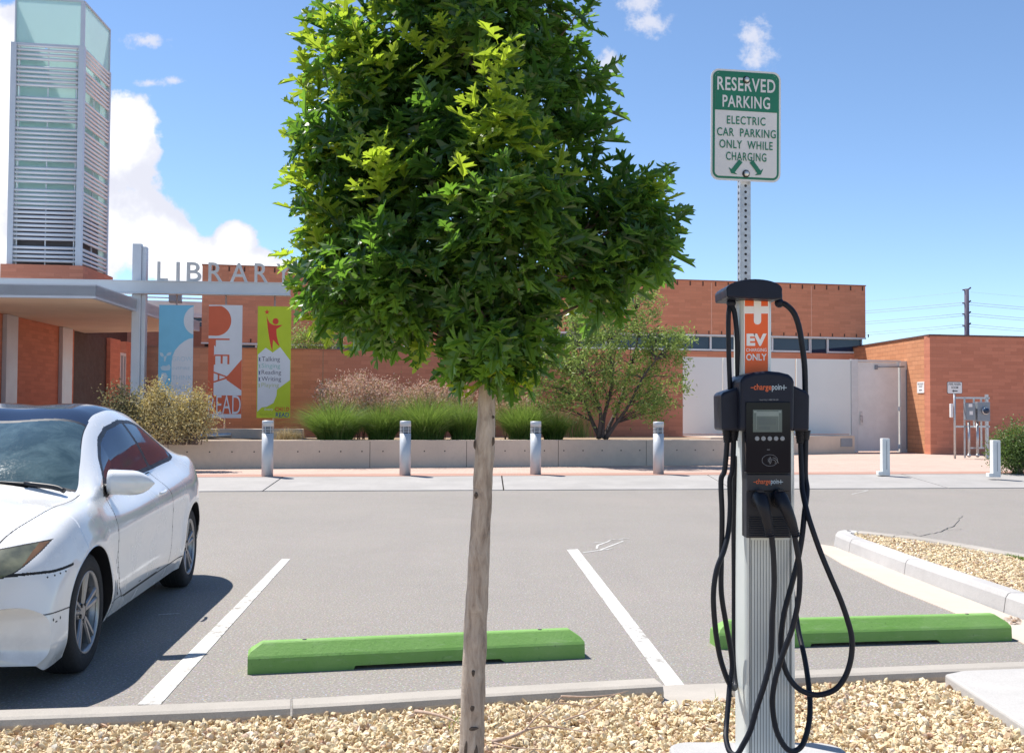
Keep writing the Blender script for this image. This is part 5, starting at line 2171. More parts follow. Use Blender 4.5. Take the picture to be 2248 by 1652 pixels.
# fresh yellow-green growth: tall front shoot, left front shoot, upper left and left rim, tips
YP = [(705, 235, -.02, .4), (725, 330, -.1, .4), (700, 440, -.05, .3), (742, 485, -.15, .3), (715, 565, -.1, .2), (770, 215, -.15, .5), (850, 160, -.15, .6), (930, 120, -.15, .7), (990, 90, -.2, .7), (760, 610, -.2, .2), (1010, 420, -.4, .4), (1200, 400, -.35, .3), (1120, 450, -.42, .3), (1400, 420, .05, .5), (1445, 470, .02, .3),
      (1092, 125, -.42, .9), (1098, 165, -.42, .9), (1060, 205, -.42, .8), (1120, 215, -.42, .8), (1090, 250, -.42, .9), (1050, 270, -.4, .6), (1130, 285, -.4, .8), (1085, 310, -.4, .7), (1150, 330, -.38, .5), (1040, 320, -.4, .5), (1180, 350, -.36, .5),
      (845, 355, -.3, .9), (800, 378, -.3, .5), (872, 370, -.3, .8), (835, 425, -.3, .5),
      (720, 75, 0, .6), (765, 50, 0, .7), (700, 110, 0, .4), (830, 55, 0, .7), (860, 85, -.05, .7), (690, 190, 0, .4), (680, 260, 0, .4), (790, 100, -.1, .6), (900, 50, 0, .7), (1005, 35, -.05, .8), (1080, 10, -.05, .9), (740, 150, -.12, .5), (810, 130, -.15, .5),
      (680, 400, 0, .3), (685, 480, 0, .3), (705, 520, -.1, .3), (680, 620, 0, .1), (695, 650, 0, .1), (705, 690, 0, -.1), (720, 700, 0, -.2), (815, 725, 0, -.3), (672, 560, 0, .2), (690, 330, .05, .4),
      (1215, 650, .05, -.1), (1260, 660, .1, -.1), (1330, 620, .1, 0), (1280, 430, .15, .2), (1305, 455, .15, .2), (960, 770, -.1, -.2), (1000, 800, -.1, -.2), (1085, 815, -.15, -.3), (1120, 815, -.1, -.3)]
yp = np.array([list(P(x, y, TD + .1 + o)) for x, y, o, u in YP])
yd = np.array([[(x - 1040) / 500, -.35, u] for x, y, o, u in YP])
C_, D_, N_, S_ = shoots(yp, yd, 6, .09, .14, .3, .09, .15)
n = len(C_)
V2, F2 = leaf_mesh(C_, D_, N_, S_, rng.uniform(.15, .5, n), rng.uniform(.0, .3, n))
np_mesh('crown', V, Fq, 'oak_leaf', t)
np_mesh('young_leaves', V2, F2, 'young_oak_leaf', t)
# ---------------------------------------------------------------- charging station
D0 = 3.78
pad_z = .126
cx_ = P(1690, 900, D0).x
padp = []
for px_, py_, a0 in ((1.19, 4.05, 0), (.70, 4.05, 90), (.70, 3.45, 180), (1.19, 3.45, 270)):
    for k in range(7):
        a = R(a0 + 15 * k)
        padp.append((px_ + .09 * math.cos(a), py_ + .09 * math.sin(a)))
sheet('concrete_pad', padp, pad_z, 'pad_concrete', .14, bevel=.012)

t = thing('charging_station', 'tall aluminium car charging station with black head and looped black cables', 'charging station', (cx_, D0 + .1, pad_z))
mat('alu_post', (.64, .68, .67), .4, .2, .03, 3)
mat('groove', (.23, .245, .25), .5, .4)
mat('decal_orange', (.80, .115, .010), .4, 0, .03)
mat('decal_white', (.80, .80, .79), .45, 0, .02)
mat('logo_orange', (.62, .12, .035), .5)
mat('logo_blue', (.40, .50, .58), .5)
mat('gloss_black', (.005, .006, .012), .06, 0, .05, 2, 0, 60, .15)
mat('lcd', (.07, .10, .105), .12, 0, .1, 6)
mat('lcd_light', (.17, .215, .22), .12, 0, .05)
mat('lcd_dark', (.06, .085, .095), .12, 0, .05)
mat('icon_grey', (.25, .27, .30), .4)
X_ = lambda x, d=D0: P(x, 900, d).x
Z_ = lambda y, d=D0: P(1690, y, d).z


def rrect(x0, x1, y0, y1, r, n=6):
    out = []
    for cx, cy, a0 in ((x1 - r, y1 - r, 0), (x0 + r, y1 - r, 90), (x0 + r, y0 + r, 180), (x1 - r, y0 + r, 270)):
        for k in range(n + 1):
            a = R(a0 + 90 / n * k)
            out.append((cx + r * math.cos(a), cy + r * math.sin(a)))
    return out


def px_poly(pts, d0, d1, mb, mi=0):
    """outline given in picture measure, solid between distances d0 (front) and d1"""
    p = [P(x, y, d0) for x, y in pts]
    mb.extrude(p, (0, d1 - d0, 0), mi)


def px_box(mb, x0, x1, y0, y1, d0, d1, mi=0):
    px_poly([(x0, y1), (x1, y1), (x1, y0), (x0, y0)], d0, d1, mb, mi)


def arc_px(cx, cy, rx, ry, a0, a1, n=14):
    return [(cx + rx * math.cos(R(a0 + (a1 - a0) * k / n)), cy - ry * math.sin(R(a0 + (a1 - a0) * k / n))) for k in range(n + 1)]


# lower post with a fluted front
b = MB()
xl, xr = X_(1636), X_(1747)
body = rrect(xl, xr, D0, D0 + .20, .028)
b.slab(body, pad_z, Z_(930))
b.build('post', 'alu_post', t)
b = MB()
for k in range(14):
    x = 1650 + 84 * k / 13
    px_box(b, x - .7, x + .7, 1185, 1672, D0 - .0012, D0 + .001)
for x in (1646, 1737):
    px_box(b, x - 1, x + 1, 1180, 1680, D0 - .002, D0 + .001)
b.build('front_groove', 'groove', t)['kind'] = 'stuff'
# upper post
b = MB()
b.slab(rrect(X_(1623, 3.83), X_(1697, 3.83), 3.83, 3.95, .03), Z_(850), Z_(640))
b.build('upper_post', 'alu_post', t)
b = MB()
dd_ = 3.826
px_box(b, 1635, 1686, 648, 830, dd_, 3.834, 0)
L1 = dd_ - .0008
px_box(b, 1633, 1635, 648, 830, L1, 3.834, 1)
px_box(b, 1686, 1689, 648, 830, L1, 3.834, 1)
px_box(b, 1635, 1686, 672, 688, L1, dd_ + .001, 1)
px_poly([(1655, 648), (1655, 704)] + arc_px(1663, 704, 8, 8, 180, 360, 10) + [(1671, 648)], L1 - .0006, dd_ + .001, b, 1)


def px_text(mb, s, x0, x1, yt, yb, d, mi, bold=0.0, space=1.0):
    o, r_, u_ = P(x0, yb, d), P(x1, yb, d) - P(x0, yb, d), Vector((0, 0, 1))
    mb.text(s, o, r_, u_, r_.length, (P(x0, yt, d) - P(x0, yb, d)).z, mi, bold, 0, space)


px_text(b, 'EV', 1639, 1683, 732, 759, L1 - .0004, 1, .05)
px_text(b, 'CHARGING', 1638, 1683, 764, 771.5, L1 - .0004, 1, .012)
px_text(b, 'ONLY', 1638, 1683, 776, 791, L1 - .0004, 1, .02)
b.build('decal', ['decal_orange', 'decal_white'], t)
# cap
b = MB()
px_poly([(1596, 652), (1595, 632)] + arc_px(1656.5, 634, 61, 22, 168, 12, 16) + [(1718, 634), (1717, 655), (1700, 657), (1612, 653)], 3.75, 3.97, b)
b.build('cap', 'black_plastic', t, bevel=.011, seg=3)
for x, lab in ((1605, -1), (1711, 1)):
    b = MB()
    c = P(x, 665, 3.85)
    b.ball(c, .0175)
    b.tube([c + Vector((0, 0, .035)), c], .011, 10)
    b.build('swivel', 'black_plastic', t)
# head and wings
b = MB()
px_poly([(1626, 946), (1625, 838), (1628, 829), (1638, 822), (1655, 816.5), (1684, 813.5), (1712, 816), (1732, 821), (1742, 828), (1745, 838), (1744, 946)], 3.70, 3.93, b)
b.build('head', 'black_plastic', t, bevel=.013, seg=3)
b = MB()
px_poly([(1585, 945), (1583, 866), (1590, 860), (1632, 846), (1632, 945)], 3.75, 3.90, b)
b.build('side_wing', 'black_plastic', t, bevel=.009, seg=3)
b = MB()
px_poly([(1738, 945), (1738, 846), (1746, 847), (1772, 859), (1778, 866), (1777, 946)], 3.75, 3.90, b)
b.build('side_wing', 'black_plastic', t, bevel=.009, seg=3)
b = MB()
px_box(b, 1638.5, 1737, 938, 1180, 3.718, D0 + .01)
for k in range(9):
    y = 1134 + 5 * k
    px_box(b, 1642, 1733, y, y + 2.4, 3.713, 3.72)
fp = b.build('front_panel', mat('panel_black', (.016, .018, .026), .5, 0, .1, 8), t, bevel=.003)
b = MB()
px_box(b, 1640, 1736, 1040, 1078, 3.708, 3.72)
b.build('holster_top', 'panel_black', t, bevel=.004)
b = MB()
px_box(b, 1638, 1735, 882, 1037, 3.693, 3.722)
sc_ = b.build('screen_glass', 'gloss_black', t, bevel=.002)
b = MB()
s1 = 3.6915
px_box(b, 1653, 1717, 899, 948, s1, 3.694, 0)
px_box(b, 1661, 1709, 903, 913, s1 - .0005, 3.693, 1)
px_box(b, 1655, 1661, 901, 906, s1 - .0006, 3.693, 1)
px_box(b, 1709, 1715, 901, 906, s1 - .0006, 3.693, 1)
px_box(b, 1665, 1704, 917, 932, s1 - .0005, 3.693, 2)
px_box(b, 1660, 1660.8, 906, 942, s1 - .0005, 3.693, 1)
px_box(b, 1709, 1709.8, 906, 944, s1 - .0005, 3.693, 1)
px_box(b, 1666, 1690, 936, 943, s1 - .0005, 3.693, 2)
b.build('display', ['lcd', 'lcd_light', 'lcd_dark'], sc_)
for k in range(5):
    b = MB()
    c = P(1662 + 13.9 * k, 962, s1 + .0005)
    b.lathe([(.0078, 0), (.0078, .0015)], c, (0, -1, 0), 20, 0)
    b.lathe([(.0066, .0015), (.0066, .0019)], c, (0, -1, 0), 20, 1)
    b.box((c.x - .004, c.y - .0025, c.z - .0008), (c.x + .004, c.y - .0018, c.z + .0008), 0)
    if k:
        b.box((c.x - .0008, c.y - .0027, c.z - .0035), (c.x + .0008, c.y - .0017, c.z + .0035), 0)
    b.build('button', ['icon_grey', 'box_grey'], sc_)
# contactless mark
b = MB()
z1 = s1 + .0004
el = [P(*q, z1) for q in arc_px(1690, 1010, 17, 12.5, 0, 360, 40)]
b.tube(el, .0006, 5, cap=False)
for r_ in (4, 7, 10):
    b.tube([P(*q, z1) for q in arc_px(1683, 1010, r_, r_ * 1.1, -45, 45, 8)], .0009, 5)
b.tube([P(*q, z1) for q in ((1696, 1004), (1701, 1005), (1706, 1010), (1709, 1016))], .0008, 5)
b.tube([P(*q, z1) for q in ((1695, 1008), (1700, 1009), (1703, 1013), (1701, 1017))], .0008, 5)
px_box(b, 1684, 1690, 986, 987, z1, z1 + .001)
b.build('contactless_mark', 'icon_grey', sc_)
# lettering
b = MB()


def logo(mb, x0, x1, yt, yb, d):
    w = x1 - x0
    h = yb - yt
    px_box(mb, x0, x0 + w * .075, yt + h * .42, yt + h * .52, d, d + .001, 0)
    px_text(mb, 'charge', x0 + w * .085, x0 + w * .58, yt, yb, d, 0, .012)
    px_text(mb, 'poin', x0 + w * .59, x0 + w * .86, yt + h * .03, yb, d, 1, .01)
    px_box(mb, x0 + w * .855, x1, yt + h * .42, yt + h * .52, d, d + .001, 1)
    px_box(mb, x0 + w * .915, x0 + w * .935, yt + h * .12, yb - h * .22, d, d + .001, 1)


logo(b, 1648, 1727, 842.5, 859.5, 3.6985)
px_text(b, 'Need Help? 1-888-758-4389', 1668, 1709, 875.5, 879.5, 3.6985, 2)
logo(b, 1654, 1719, 1050.5, 1065, 3.7065)
b.build('lettering', ['logo_orange', 'logo_blue', 'icon_grey'], t)


# cable glands, connectors, cables
def gland(x, y0, y1, d):
    b = MB()
    c0_, c1_ = P(x, y0, d), P(x, y1, d)
    n = 6
    prof = []
    L_ = (c0_ - c1_).length
    for k in range(n):
        r_ = .0195 - .0065 * k / n
        prof += [(r_, L_ * k / n), (r_, L_ * (k + .7) / n), (r_ * .85, L_ * (k + .72) / n)]
    b.lathe(prof, c0_, c1_ - c0_, 14)
    b.build('cable_gland', 'black_rubber', t)


gland(1597, 944, 972, 3.82)
gland(1611, 944, 968, 3.82)
gland(1757, 944, 974, 3.82)
gland(1768, 944, 966, 3.82)


def cable(pts, r=.0098):
    b = MB()
    b.tube(spline(pts, 9), r, 12)
    b.build('cable', 'black_rubber', t)


c7 = lambda x, y, d: P((1560 + x / 2.602) * .9414, (1120 + y / 2.602) * .9414, d)
cable([P(1602, 668, 3.85), P(1599, 700, 3.84), P(1600, 780, 3.84), P(1603, 862, 3.84)], .009)
cable([P(1606, 668, 3.85), P(1613, 690, 3.845), P(1618, 740, 3.84), P(1619, 800, 3.85), P(1620, 850, 3.86)], .0095)
cable([P(1711, 665, 3.85), P(1724, 668, 3.84), P(1741, 684, 3.83), P(1752, 710, 3.83), P(1759, 745, 3.83), P(1766, 800, 3.83), P(1768, 865, 3.83)], .0105)
cable([P(1597, 960, 3.82), P(1591, 1030, 3.82), c7(316, 0, 3.82), c7(322, 200, 3.82), c7(320, 420, 3.83), c7(318, 500, 3.83), c7(318, 680, 3.83), c7(345, 860, 3.83), c7(374, 1020, 3.84), c7(384, 1130, 3.84), c7(370, 1230, 3.83), c7(360, 1350, 3.8), c7(349, 1480, 3.76), c7(346, 1560, 3.72), c7(368, 1640, 3.68), c7(410, 1660, 3.66),
       c7(450, 1600, 3.655), c7(495, 1510, 3.65), c7(532, 1380, 3.65), c7(586, 1210, 3.65), c7(618, 1060, 3.655), c7(626, 850, 3.66), c7(638, 640, 3.66), c7(634, 460, 3.655), c7(622, 335, 3.65), P(1690, 1172, 3.645)])
cable([P(1611, 960, 3.83), P(1608, 1030, 3.83), c7(369, 0, 3.83), c7(372, 150, 3.83), c7(362, 300, 3.82), c7(335, 420, 3.80), c7(290, 540, 3.79), c7(270, 690, 3.79), c7(280, 880, 3.79), c7(308, 1060, 3.80), c7(348, 1190, 3.82), c7(380, 1250, 3.85), c7(402, 1250, 3.9), c7(398, 1150, 3.94), c7(396, 1000, 3.96), c7(396, 600, 3.96), c7(394, 200, 3.95), P(1614, 1000, 3.93)])
cable([P(1757, 960, 3.82), P(1760, 1040, 3.80), c7(810, 60, 3.78), c7(838, 190, 3.74), c7(872, 300, 3.72), c7(922, 440, 3.71), c7(980, 580, 3.70), c7(1040, 720, 3.70), c7(1085, 850, 3.70), c7(1110, 960, 3.70), c7(1104, 1080, 3.70), c7(1068, 1190, 3.70), c7(1008, 1265, 3.70), c7(920, 1297, 3.70), c7(840, 1288, 3.70), c7(768, 1245, 3.70), c7(712, 1160, 3.705), c7(682, 1050, 3.71), c7(682, 930, 3.715), c7(702, 790, 3.72), c7(742, 640, 3.725), c7(780, 490, 3.73), c7(806, 350, 3.735), c7(822, 200, 3.75), c7(838, 60, 3.79), P(1768, 1040, 3.81), P(1769, 960, 3.82)])
cable([P(1747, 1172, 3.645), c7(765, 350, 3.65), c7(782, 450, 3.655), c7(794, 560, 3.66), c7(786, 720, 3.66), c7(750, 890, 3.66), c7(692, 1050, 3.66), c7(646, 1200, 3.66), c7(628, 1340, 3.66), c7(648, 1500, 3.66), c7(698, 1605, 3.66), c7(752, 1640, 3.665), c7(810, 1600, 3.69), c7(848, 1480, 3.72), c7(856, 1350, 3.76), c7(844, 1210, 3.82), c7(820, 1060, 3.9), c7(788, 920, 3.97), c7(770, 800, 4.0), c7(740, 600, 4.0), P(1735, 1180, 3.99)])


def connector(pts, rs, latch):
    b = MB()
    q = spline(pts, 6)
    n = len(q)
    rr_ = []
    for i in range(n):
        k = i / 6
        a = int(min(k, len(rs) - 2))
        rr_.append(rs[a] + (rs[a + 1] - rs[a]) * (k - a))
    b.tube(q, rr_, 14)
    e_, d_ = q[-1], (q[-1] - q[-4]).normalized()
    for k in range(4):
        b.lathe([(.0135, 0), (.0155, .001), (.0155, .0045), (.0135, .0055)], e_ - d_ * (.030 - .009 * k), d_, 14)
    b.lathe([(.021, 0), (.025, .004), (.025, .016), (.021, .02)], q[0] + Vector((0, -.005, 0)), (0, -1, 0), 18)
    c = q[5]
    b.extrude([c + Vector((-.010, .03, .018)), c + Vector((.010, .03, .018)), c + Vector((.010, -.028, .020)), c + Vector((-.010, -.028, .020))], (0, 0, .008))
    b.build('connector', 'black_rubber', t)


connector([P(1664, 1097, 3.725), P(1668, 1092, 3.675), P(1676, 1110, 3.640), P(1684, 1142, 3.638), P(1690, 1176, 3.645)], [.024, .025, .0225, .0175, .0125], 1)
connector([P(1706, 1097, 3.725), P(1712, 1090, 3.675), P(1722, 1108, 3.640), P(1737, 1142, 3.638), P(1747, 1176, 3.645)], [.024, .025, .0225, .0175, .0125], 1)
# ---------------------------------------------------------------- white coupe
def pchip(xk, yk):
    xk, yk = np.array(xk, float), np.array(yk, float)
    o = np.argsort(xk)
    xk, yk = xk[o], yk[o]
    h = np.diff(xk)
    dl_ = np.diff(yk) / h
    m = np.zeros(len(xk))
    m[0], m[-1] = dl_[0], dl_[-1]
    for i in range(1, len(xk) - 1):
        if dl_[i - 1] * dl_[i] > 0:
            w1, w2 = 2 * h[i] + h[i - 1], h[i] + 2 * h[i - 1]
            m[i] = (w1 + w2) / (w1 / dl_[i - 1] + w2 / dl_[i])

    def f(x):
        x = np.clip(np.asarray(x, float), xk[0], xk[-1])
        i = np.clip(np.searchsorted(xk, x) - 1, 0, len(h) - 1)
        s = (x - xk[i]) / h[i]
        return ((1 + 2 * s) * (1 - s) ** 2 * yk[i] + s * (1 - s) ** 2 * h[i] * m[i] + s * s * (3 - 2 * s) * yk[i + 1] + s * s * (s - 1) * h[i] * m[i + 1])
    return f


D_ = lambda **k: None
def curve(*p):
    return pchip([a for a, _ in p], [b_ for _, b_ in p])


yM = curve((-2.22, .74), (-2.0, .80), (-1.7, .848), (-1.35, .868), (-.5, .866), (.5, .866), (1.0, .866), (1.35, .868), (1.7, .855), (2.0, .84), (2.24, .82))
zb_c = curve((-2.22, .80), (-2.12, .95), (-1.75, 1.01), (-1.2, 1.0), (-.5, .962), (.3, .918), (.8, .888), (1.1, .875), (1.4, .855), (1.7, .785), (2.0, .685), (2.15, .60), (2.24, .45))
z6_c = curve((-2.22, .81), (-2.12, .965), (-1.95, 1.02), (-1.7, 1.065), (-1.45, 1.155), (-1.1, 1.275), (-.7, 1.355), (-.3, 1.378), (0, 1.352), (.30, 1.27), (.58, 1.152), (.84, 1.018), (1.02, .928), (1.15, .902), (1.4, .88), (1.7, .815), (2.0, .705), (2.15, .615), (2.24, .455))
y6_c = curve((-2.22, .5), (-1.7, .50), (-1.2, .50), (-.5, .50), (0, .498), (.33, .53), (.8, .645), (1.03, .70), (1.15, .66), (1.4, .60), (1.8, .52), (2.24, .45))
z7_c = curve((-2.22, .82), (-2.12, .985), (-1.9, 1.055), (-1.6, 1.145), (-1.2, 1.31), (-.8, 1.405), (-.4, 1.435), (.03, 1.408), (.36, 1.308), (.68, 1.185), (.94, 1.068), (1.1, .978), (1.18, .952), (1.5, .912), (1.8, .842), (2.05, .735), (2.17, .635), (2.24, .46))
z0_c = curve((-2.22, .40), (-2.1, .27), (-1.7, .23), (-1.0, .195), (1.0, .195), (1.7, .15), (2.1, .13), (2.24, .17))
bowF = curve((-3, 0), (1.15, 0), (1.45, .03), (1.7, .11), (2.0, .27), (2.24, .40))
bowR = curve((-2.22, .26), (-1.9, .14), (-1.5, 0), (3, 0))

STEP = .0075
xs_ = np.concatenate([np.arange(-2.22, 1.5, STEP), np.arange(1.5, 2.24, .0034), [2.24]])
m_int = [12, 36, 48, 44, 40, 40, 66]
NX = len(xs_)
yb_ = yM(xs_)
cab = np.clip((1.45 - xs_) / .7, 0, 1) * np.clip((xs_ + 2.0) / .3, 0, 1)      # 1 in the cabin
zb_v = zb_c(xs_)
z6, y6, z7, z0 = z6_c(xs_), y6_c(xs_), z7_c(xs_), z0_c(xs_)
y4 = yb_ - .085 - .06 * np.clip((1.1 - xs_) / .8, 0, 1) ** 1.5 * np.clip((xs_ + 2.0) / .8, 0, 1)
hgt = zb_v - z0
ctl = np.zeros((NX, 8, 2))
ctl[:, 0] = np.stack([yb_ - .05, z0], 1)
ctl[:, 1] = np.stack([yb_ - .012, z0 + .14 * hgt], 1)
ctl[:, 2] = np.stack([yb_, z0 + .47 * hgt], 1)
ctl[:, 3] = np.stack([yb_ - .014, z0 + .80 * hgt], 1)
ctl[:, 4] = np.stack([y4, zb_v], 1)
ctl[:, 5] = np.stack([(y4 + y6) / 2 + .016 * cab + .012, (zb_v + z6) / 2 + .012 * (1 - cab)], 1)
ctl[:, 6] = np.stack([y6, z6], 1)
ctl[:, 7] = np.stack([y6 * 0, z7], 1)
ext0 = ctl[:, :1] * 2 - ctl[:, 1:2]
mir = ctl[:, 6:7] * np.array([-1, 1])
Q_ = np.concatenate([ext0, ctl, mir], 1)
cols, tv = [], []
for k, m in enumerate(m_int):
    a, b1, c, d = [Q_[:, k + j] for j in range(4)]
    ts2 = np.arange(m) / m
    # knot-length aware tangents (keeps the unevenly spaced section smooth)
    l0, l1, l2 = [np.linalg.norm(v, axis=1)[:, None] + 1e-6 for v in (b1 - a, c - b1, d - c)]
    t1 = ((c - b1) / l1 * l0 + (b1 - a) / l0 * l1) / (l0 + l1) * l1
    t2 = ((c - b1) / l1 * l2 + (d - c) / l2 * l1) / (l1 + l2) * l1
    for tt in ts2:
        h00, h10, h01, h11 = (1 + 2 * tt) * (1 - tt) ** 2, tt * (1 - tt) ** 2, tt * tt * (3 - 2 * tt), tt * tt * (tt - 1)
        cols.append(b1 * h00 + t1 * h10 + c * h01 + t2 * h11)
        tv.append(k + tt)
cols.append(ctl[:, 7])
tv.append(7.0)
S = np.stack(cols, 1)          # NX, NT, 2
tv = np.array(tv)
NTt = S.shape[1]
Y, Zc = S[:, :, 0], S[:, :, 1]
# wheel-arch flare
def flare(xa):
    r = np.hypot(xs_[:, None] - xa, Zc - .315)
    return .012 * np.exp(-((r - .37) / .07) ** 2)
Y = Y + (flare(1.35) + flare(-1.35)) * (tv[None] < 4.2)
yn = np.clip(Y / .86, 0, 1.1)
Xc = xs_[:, None] - bowF(xs_)[:, None] * yn ** 2.6 + bowR(xs_)[:, None] * yn ** 2.6
# closing of nose and tail: squeeze extra rings
ARCH = .352
for xa in (1.35, -1.35):
    dx, dz = Xc - xa, Zc - .315
    r = np.hypot(dx, dz)
    near = (np.abs(r - ARCH) < .0062) & (tv[None] < 4)
    k = np.where(near, ARCH / np.maximum(r, 1e-6), 1)
    Xc, Zc = np.where(near, xa + dx * k, Xc), np.where(near, .315 + dz * k, Zc)
P3_ = np.stack([Xc, Y, Zc], 2)
fc = (P3_[:-1, :-1] + P3_[1:, :-1] + P3_[:-1, 1:] + P3_[1:, 1:]) / 4
fx, fy, fz = fc[:, :, 0], fc[:, :, 1], fc[:, :, 2]
ft = np.broadcast_to(((tv[:-1] + tv[1:]) / 2)[None], fx.shape)


def segdist(poly, x, y, closed=True):
    d = np.full(x.shape, 9.)
    n = len(poly)
    for i in range(n if closed else n - 1):
        ax, ay = poly[i]
        bx_, by_ = poly[(i + 1) % n]
        L2 = (bx_ - ax) ** 2 + (by_ - ay) ** 2
        t_ = np.clip(((x - ax) * (bx_ - ax) + (y - ay) * (by_ - ay)) / L2, 0, 1)
        d = np.minimum(d, np.hypot(x - ax - t_ * (bx_ - ax), y - ay - t_ * (by_ - ay)))
    return d


def smooth_poly(p, n=5):
    q = spline([Vector((a, b_, 0)) for a, b_ in p] + [Vector((*p[0], 0))], n)
    return [(v.x, v.y) for v in q[:-1]]


part = np.zeros(fx.shape, int)     # 0 body
win = [(.76, .905), (.70, .955), (.50, 1.09), (.28, 1.205), (.05, 1.275), (-.30, 1.318), (-.62, 1.308), (-.86, 1.26), (-1.06, 1.18), (-1.22, 1.095), (-1.28, 1.04), (-1.20, 1.02), (-.5, .982), (.3, .94)]
side = (ft > 3.9) & (ft < 6.3)
dw = segdist(win, fx, fz)
inw = pip(win, fx, fz) & side
divl = segdist([(-.55, .98), (-.36, 1.33)], fx, fz, False)
door = [(.72, .285), (.82, .36), (.865, .55), (.84, .76), (.78, .885), (-.47, .957), (-.585, .80), (-.60, .55), (-.52, .285)]
ind = pip(door, fx, fz) & (ft < 4.35) & ~inw
top = ft > 6.05
part[ind] = 1
hood_y = pchip([1.0, 1.2, 1.45, 1.80, 2.3], [.70, .69, .655, .56, .5])
inh = (ft > 4.3) & (fx > 1.09 - .06 * (fy / .7) ** 2) & (fy < hood_y(fx)) & (fz > .62)
part[inh] = 2
ws = top & (fx > .345 - .08 * (fy / .6) ** 2) & (fx < 1.06 - .06 * (fy / .7) ** 2) & (fy < y6_c(fx) - .022)
part[ws] = 3
rf_ = top & (fx <= .31 - .08 * (fy / .6) ** 2) & (fx > -.98) & (fy < y6_c(fx) - .02)
part[rf_] = 4
rw = top & (fx < -1.02) & (fx > -1.72) & (fy < y6_c(fx) - .05)
part[rw] = 5
part[inw & (fx > -.46)] = 6
part[inw & (fx <= -.46)] = 7
trim = (side & (dw < .014)) | (inw & (divl < .026)) | (top & (fx > .31 - .08 * (fy / .6) ** 2) & (fx <= .345 - .08 * (fy / .6) ** 2) & (fy < y6_c(fx) - .01))
wsedge = top & (fx > .27) & (fx < 1.06) & (fy >= y6_c(fx) - .024) & (fy < y6_c(fx) - .004)
cowl = top & (fx >= 1.06 - .06 * (fy / .7) ** 2) & (fx <= 1.09 - .06 * (fy / .7) ** 2)
trim |= side & pip([(.83, .885), (.60, .90), (.60, .99), (.71, .968)], fx, fz)
part[trim | wsedge | cowl] = 8
hl = smooth_poly([(.765, .752), (.735, .690), (.68, .625), (.60, .590), (.45, .562), (.28, .55), (.25, .66), (.45, .705), (.62, .733)], 4)
inl = pip(hl, fy, fz) & (fx > 1.45) & (ft > 2)
part[inl] = 9
part[inl & (fy > .705 + .25 * (fz - .69))] = 12
# front bumper: below the seam
bseam = [(1.0, .625), (1.55, .628), (1.66, .612), (1.80, .604), (1.95, .61), (2.4, .61)]
bz = pchip([a for a, _ in bseam], [c for _, c in bseam])
inb = (fx > 1.66) & (fz < bz(fx)) & ~inl
part[inb] = 10
gap = (ft < 4.35) & ~inw & (segdist(door, fx, fz) < .0045)
gap |= (np.abs(fy - hood_y(fx)) < .0045) & (ft > 4.2) & (fx > 1.05) & (fz > .70)
gap |= (fx > 1.63) & (fx < 2.0) & (np.abs(fz - bz(fx)) < .0065) & (fy > .5) & ~inl
gap |= (fx > 1.5) & (np.abs(fz - .405 - .02 * np.clip(fx - 1.7, 0, 1)) < .0032) & (ft < 4)
gap |= (np.abs(fz - .292) < .0035) & (np.abs(fx) < .98) & (ft < 2.5)
for sx_, sz_, ra_, rb_ in ((1.79, .372, .006, .008), (1.83, .36, .012, .004), (1.86, .375, .007, .007), (1.90, .33, .012, .005), (1.95, .62, .008, .012), (.862, .37, .007, .05), (.875, .47, .004, .02), (.89, .52, .006, .012), (.85, .325, .016, .012), (-.2, .315, .05, .003), (.3, .31, .03, .004)):
    gap |= (((fx - sx_) / ra_) ** 2 + ((fz - sz_) / rb_) ** 2 < 1) & (ft < 4)
gap |= (inl & (segdist(hl, fy, fz) < .006))
part[gap] = 11
cut = np.zeros(fx.shape, bool)
for xa in (1.35, -1.35):
    cut |= (np.hypot(fx - xa, fz - .315) < ARCH - .0005) & (ft < 4)

N = NT('car_white_paint')
o_ = N.coord()
dirt = N.noise(o_, 3.5, 6, .65)
sc1 = N.noise(N.coord('Object', (1.2, 1, 7)), 9, 5, .75)
low = N.n('ShaderNodeSeparateXYZ')
N.put(o_, low.inputs[0])
grime = N.math('MULTIPLY', N.rng(low.outputs[2], .18, .5, 1, 0), N.rng(dirt, .42, .62, 0, .35))
cc = N.mix(grime, (.76, .76, .755), (.36, .33, .29))
cc = N.mix(N.math('MULTIPLY', N.rng(sc1, .69, .74, 0, .2), N.rng(low.outputs[2], .2, .7, 1, 0)), cc, (.40, .39, .37))
N.col(cc)
N.put(N.rng(dirt, .4, .7, .16, .34), N.b.inputs['Roughness'])
N.b.inputs['Coat Weight'].default_value = .8
N.b.inputs['Coat Roughness'].default_value = .05
MATS['car_paint'] = N.m
mat('car_glass', (.017, .030, .075), .03, 0, .1, 1, 0, 60, .22)  # blue in the base colour stands in for reflected sky
N = NT('dusty_windscreen')
o_ = N.coord()
du = N.noise(o_, 4, 6, .7, .8)
du2 = N.noise(o_, 60, 4, .8)
N.col(N.mix(N.rng(du, .4, .75, 0, .55), (.03, .055, .06), (.14, .21, .22)))
N.put(N.rng(du2, .4, .7, .03, .16), N.b.inputs['Roughness'])
N.b.inputs['Specular IOR Level'].default_value = .8
MATS['windscreen'] = N.m
mat('roof_glass', (.008, .012, .03), .06, 0, .1, 1, 0, 60, .8)
mat('car_trim', (.008, .008, .01), .45)
mat('seam', (.012, .012, .013), .8)
N = NT('cloudy_headlamp')
o_ = N.coord()
N.col(N.mix(N.rng(N.noise(o_, 7, 4), .35, .65), (.055, .06, .042), (.20, .20, .125)))
N.b.inputs['Roughness'].default_value = .22
N.b.inputs['Coat Weight'].default_value = 1
MATS['headlamp'] = N.m
mat('tyre', (.016, .016, .018), .85, 0, .2, 30, .2, 200)
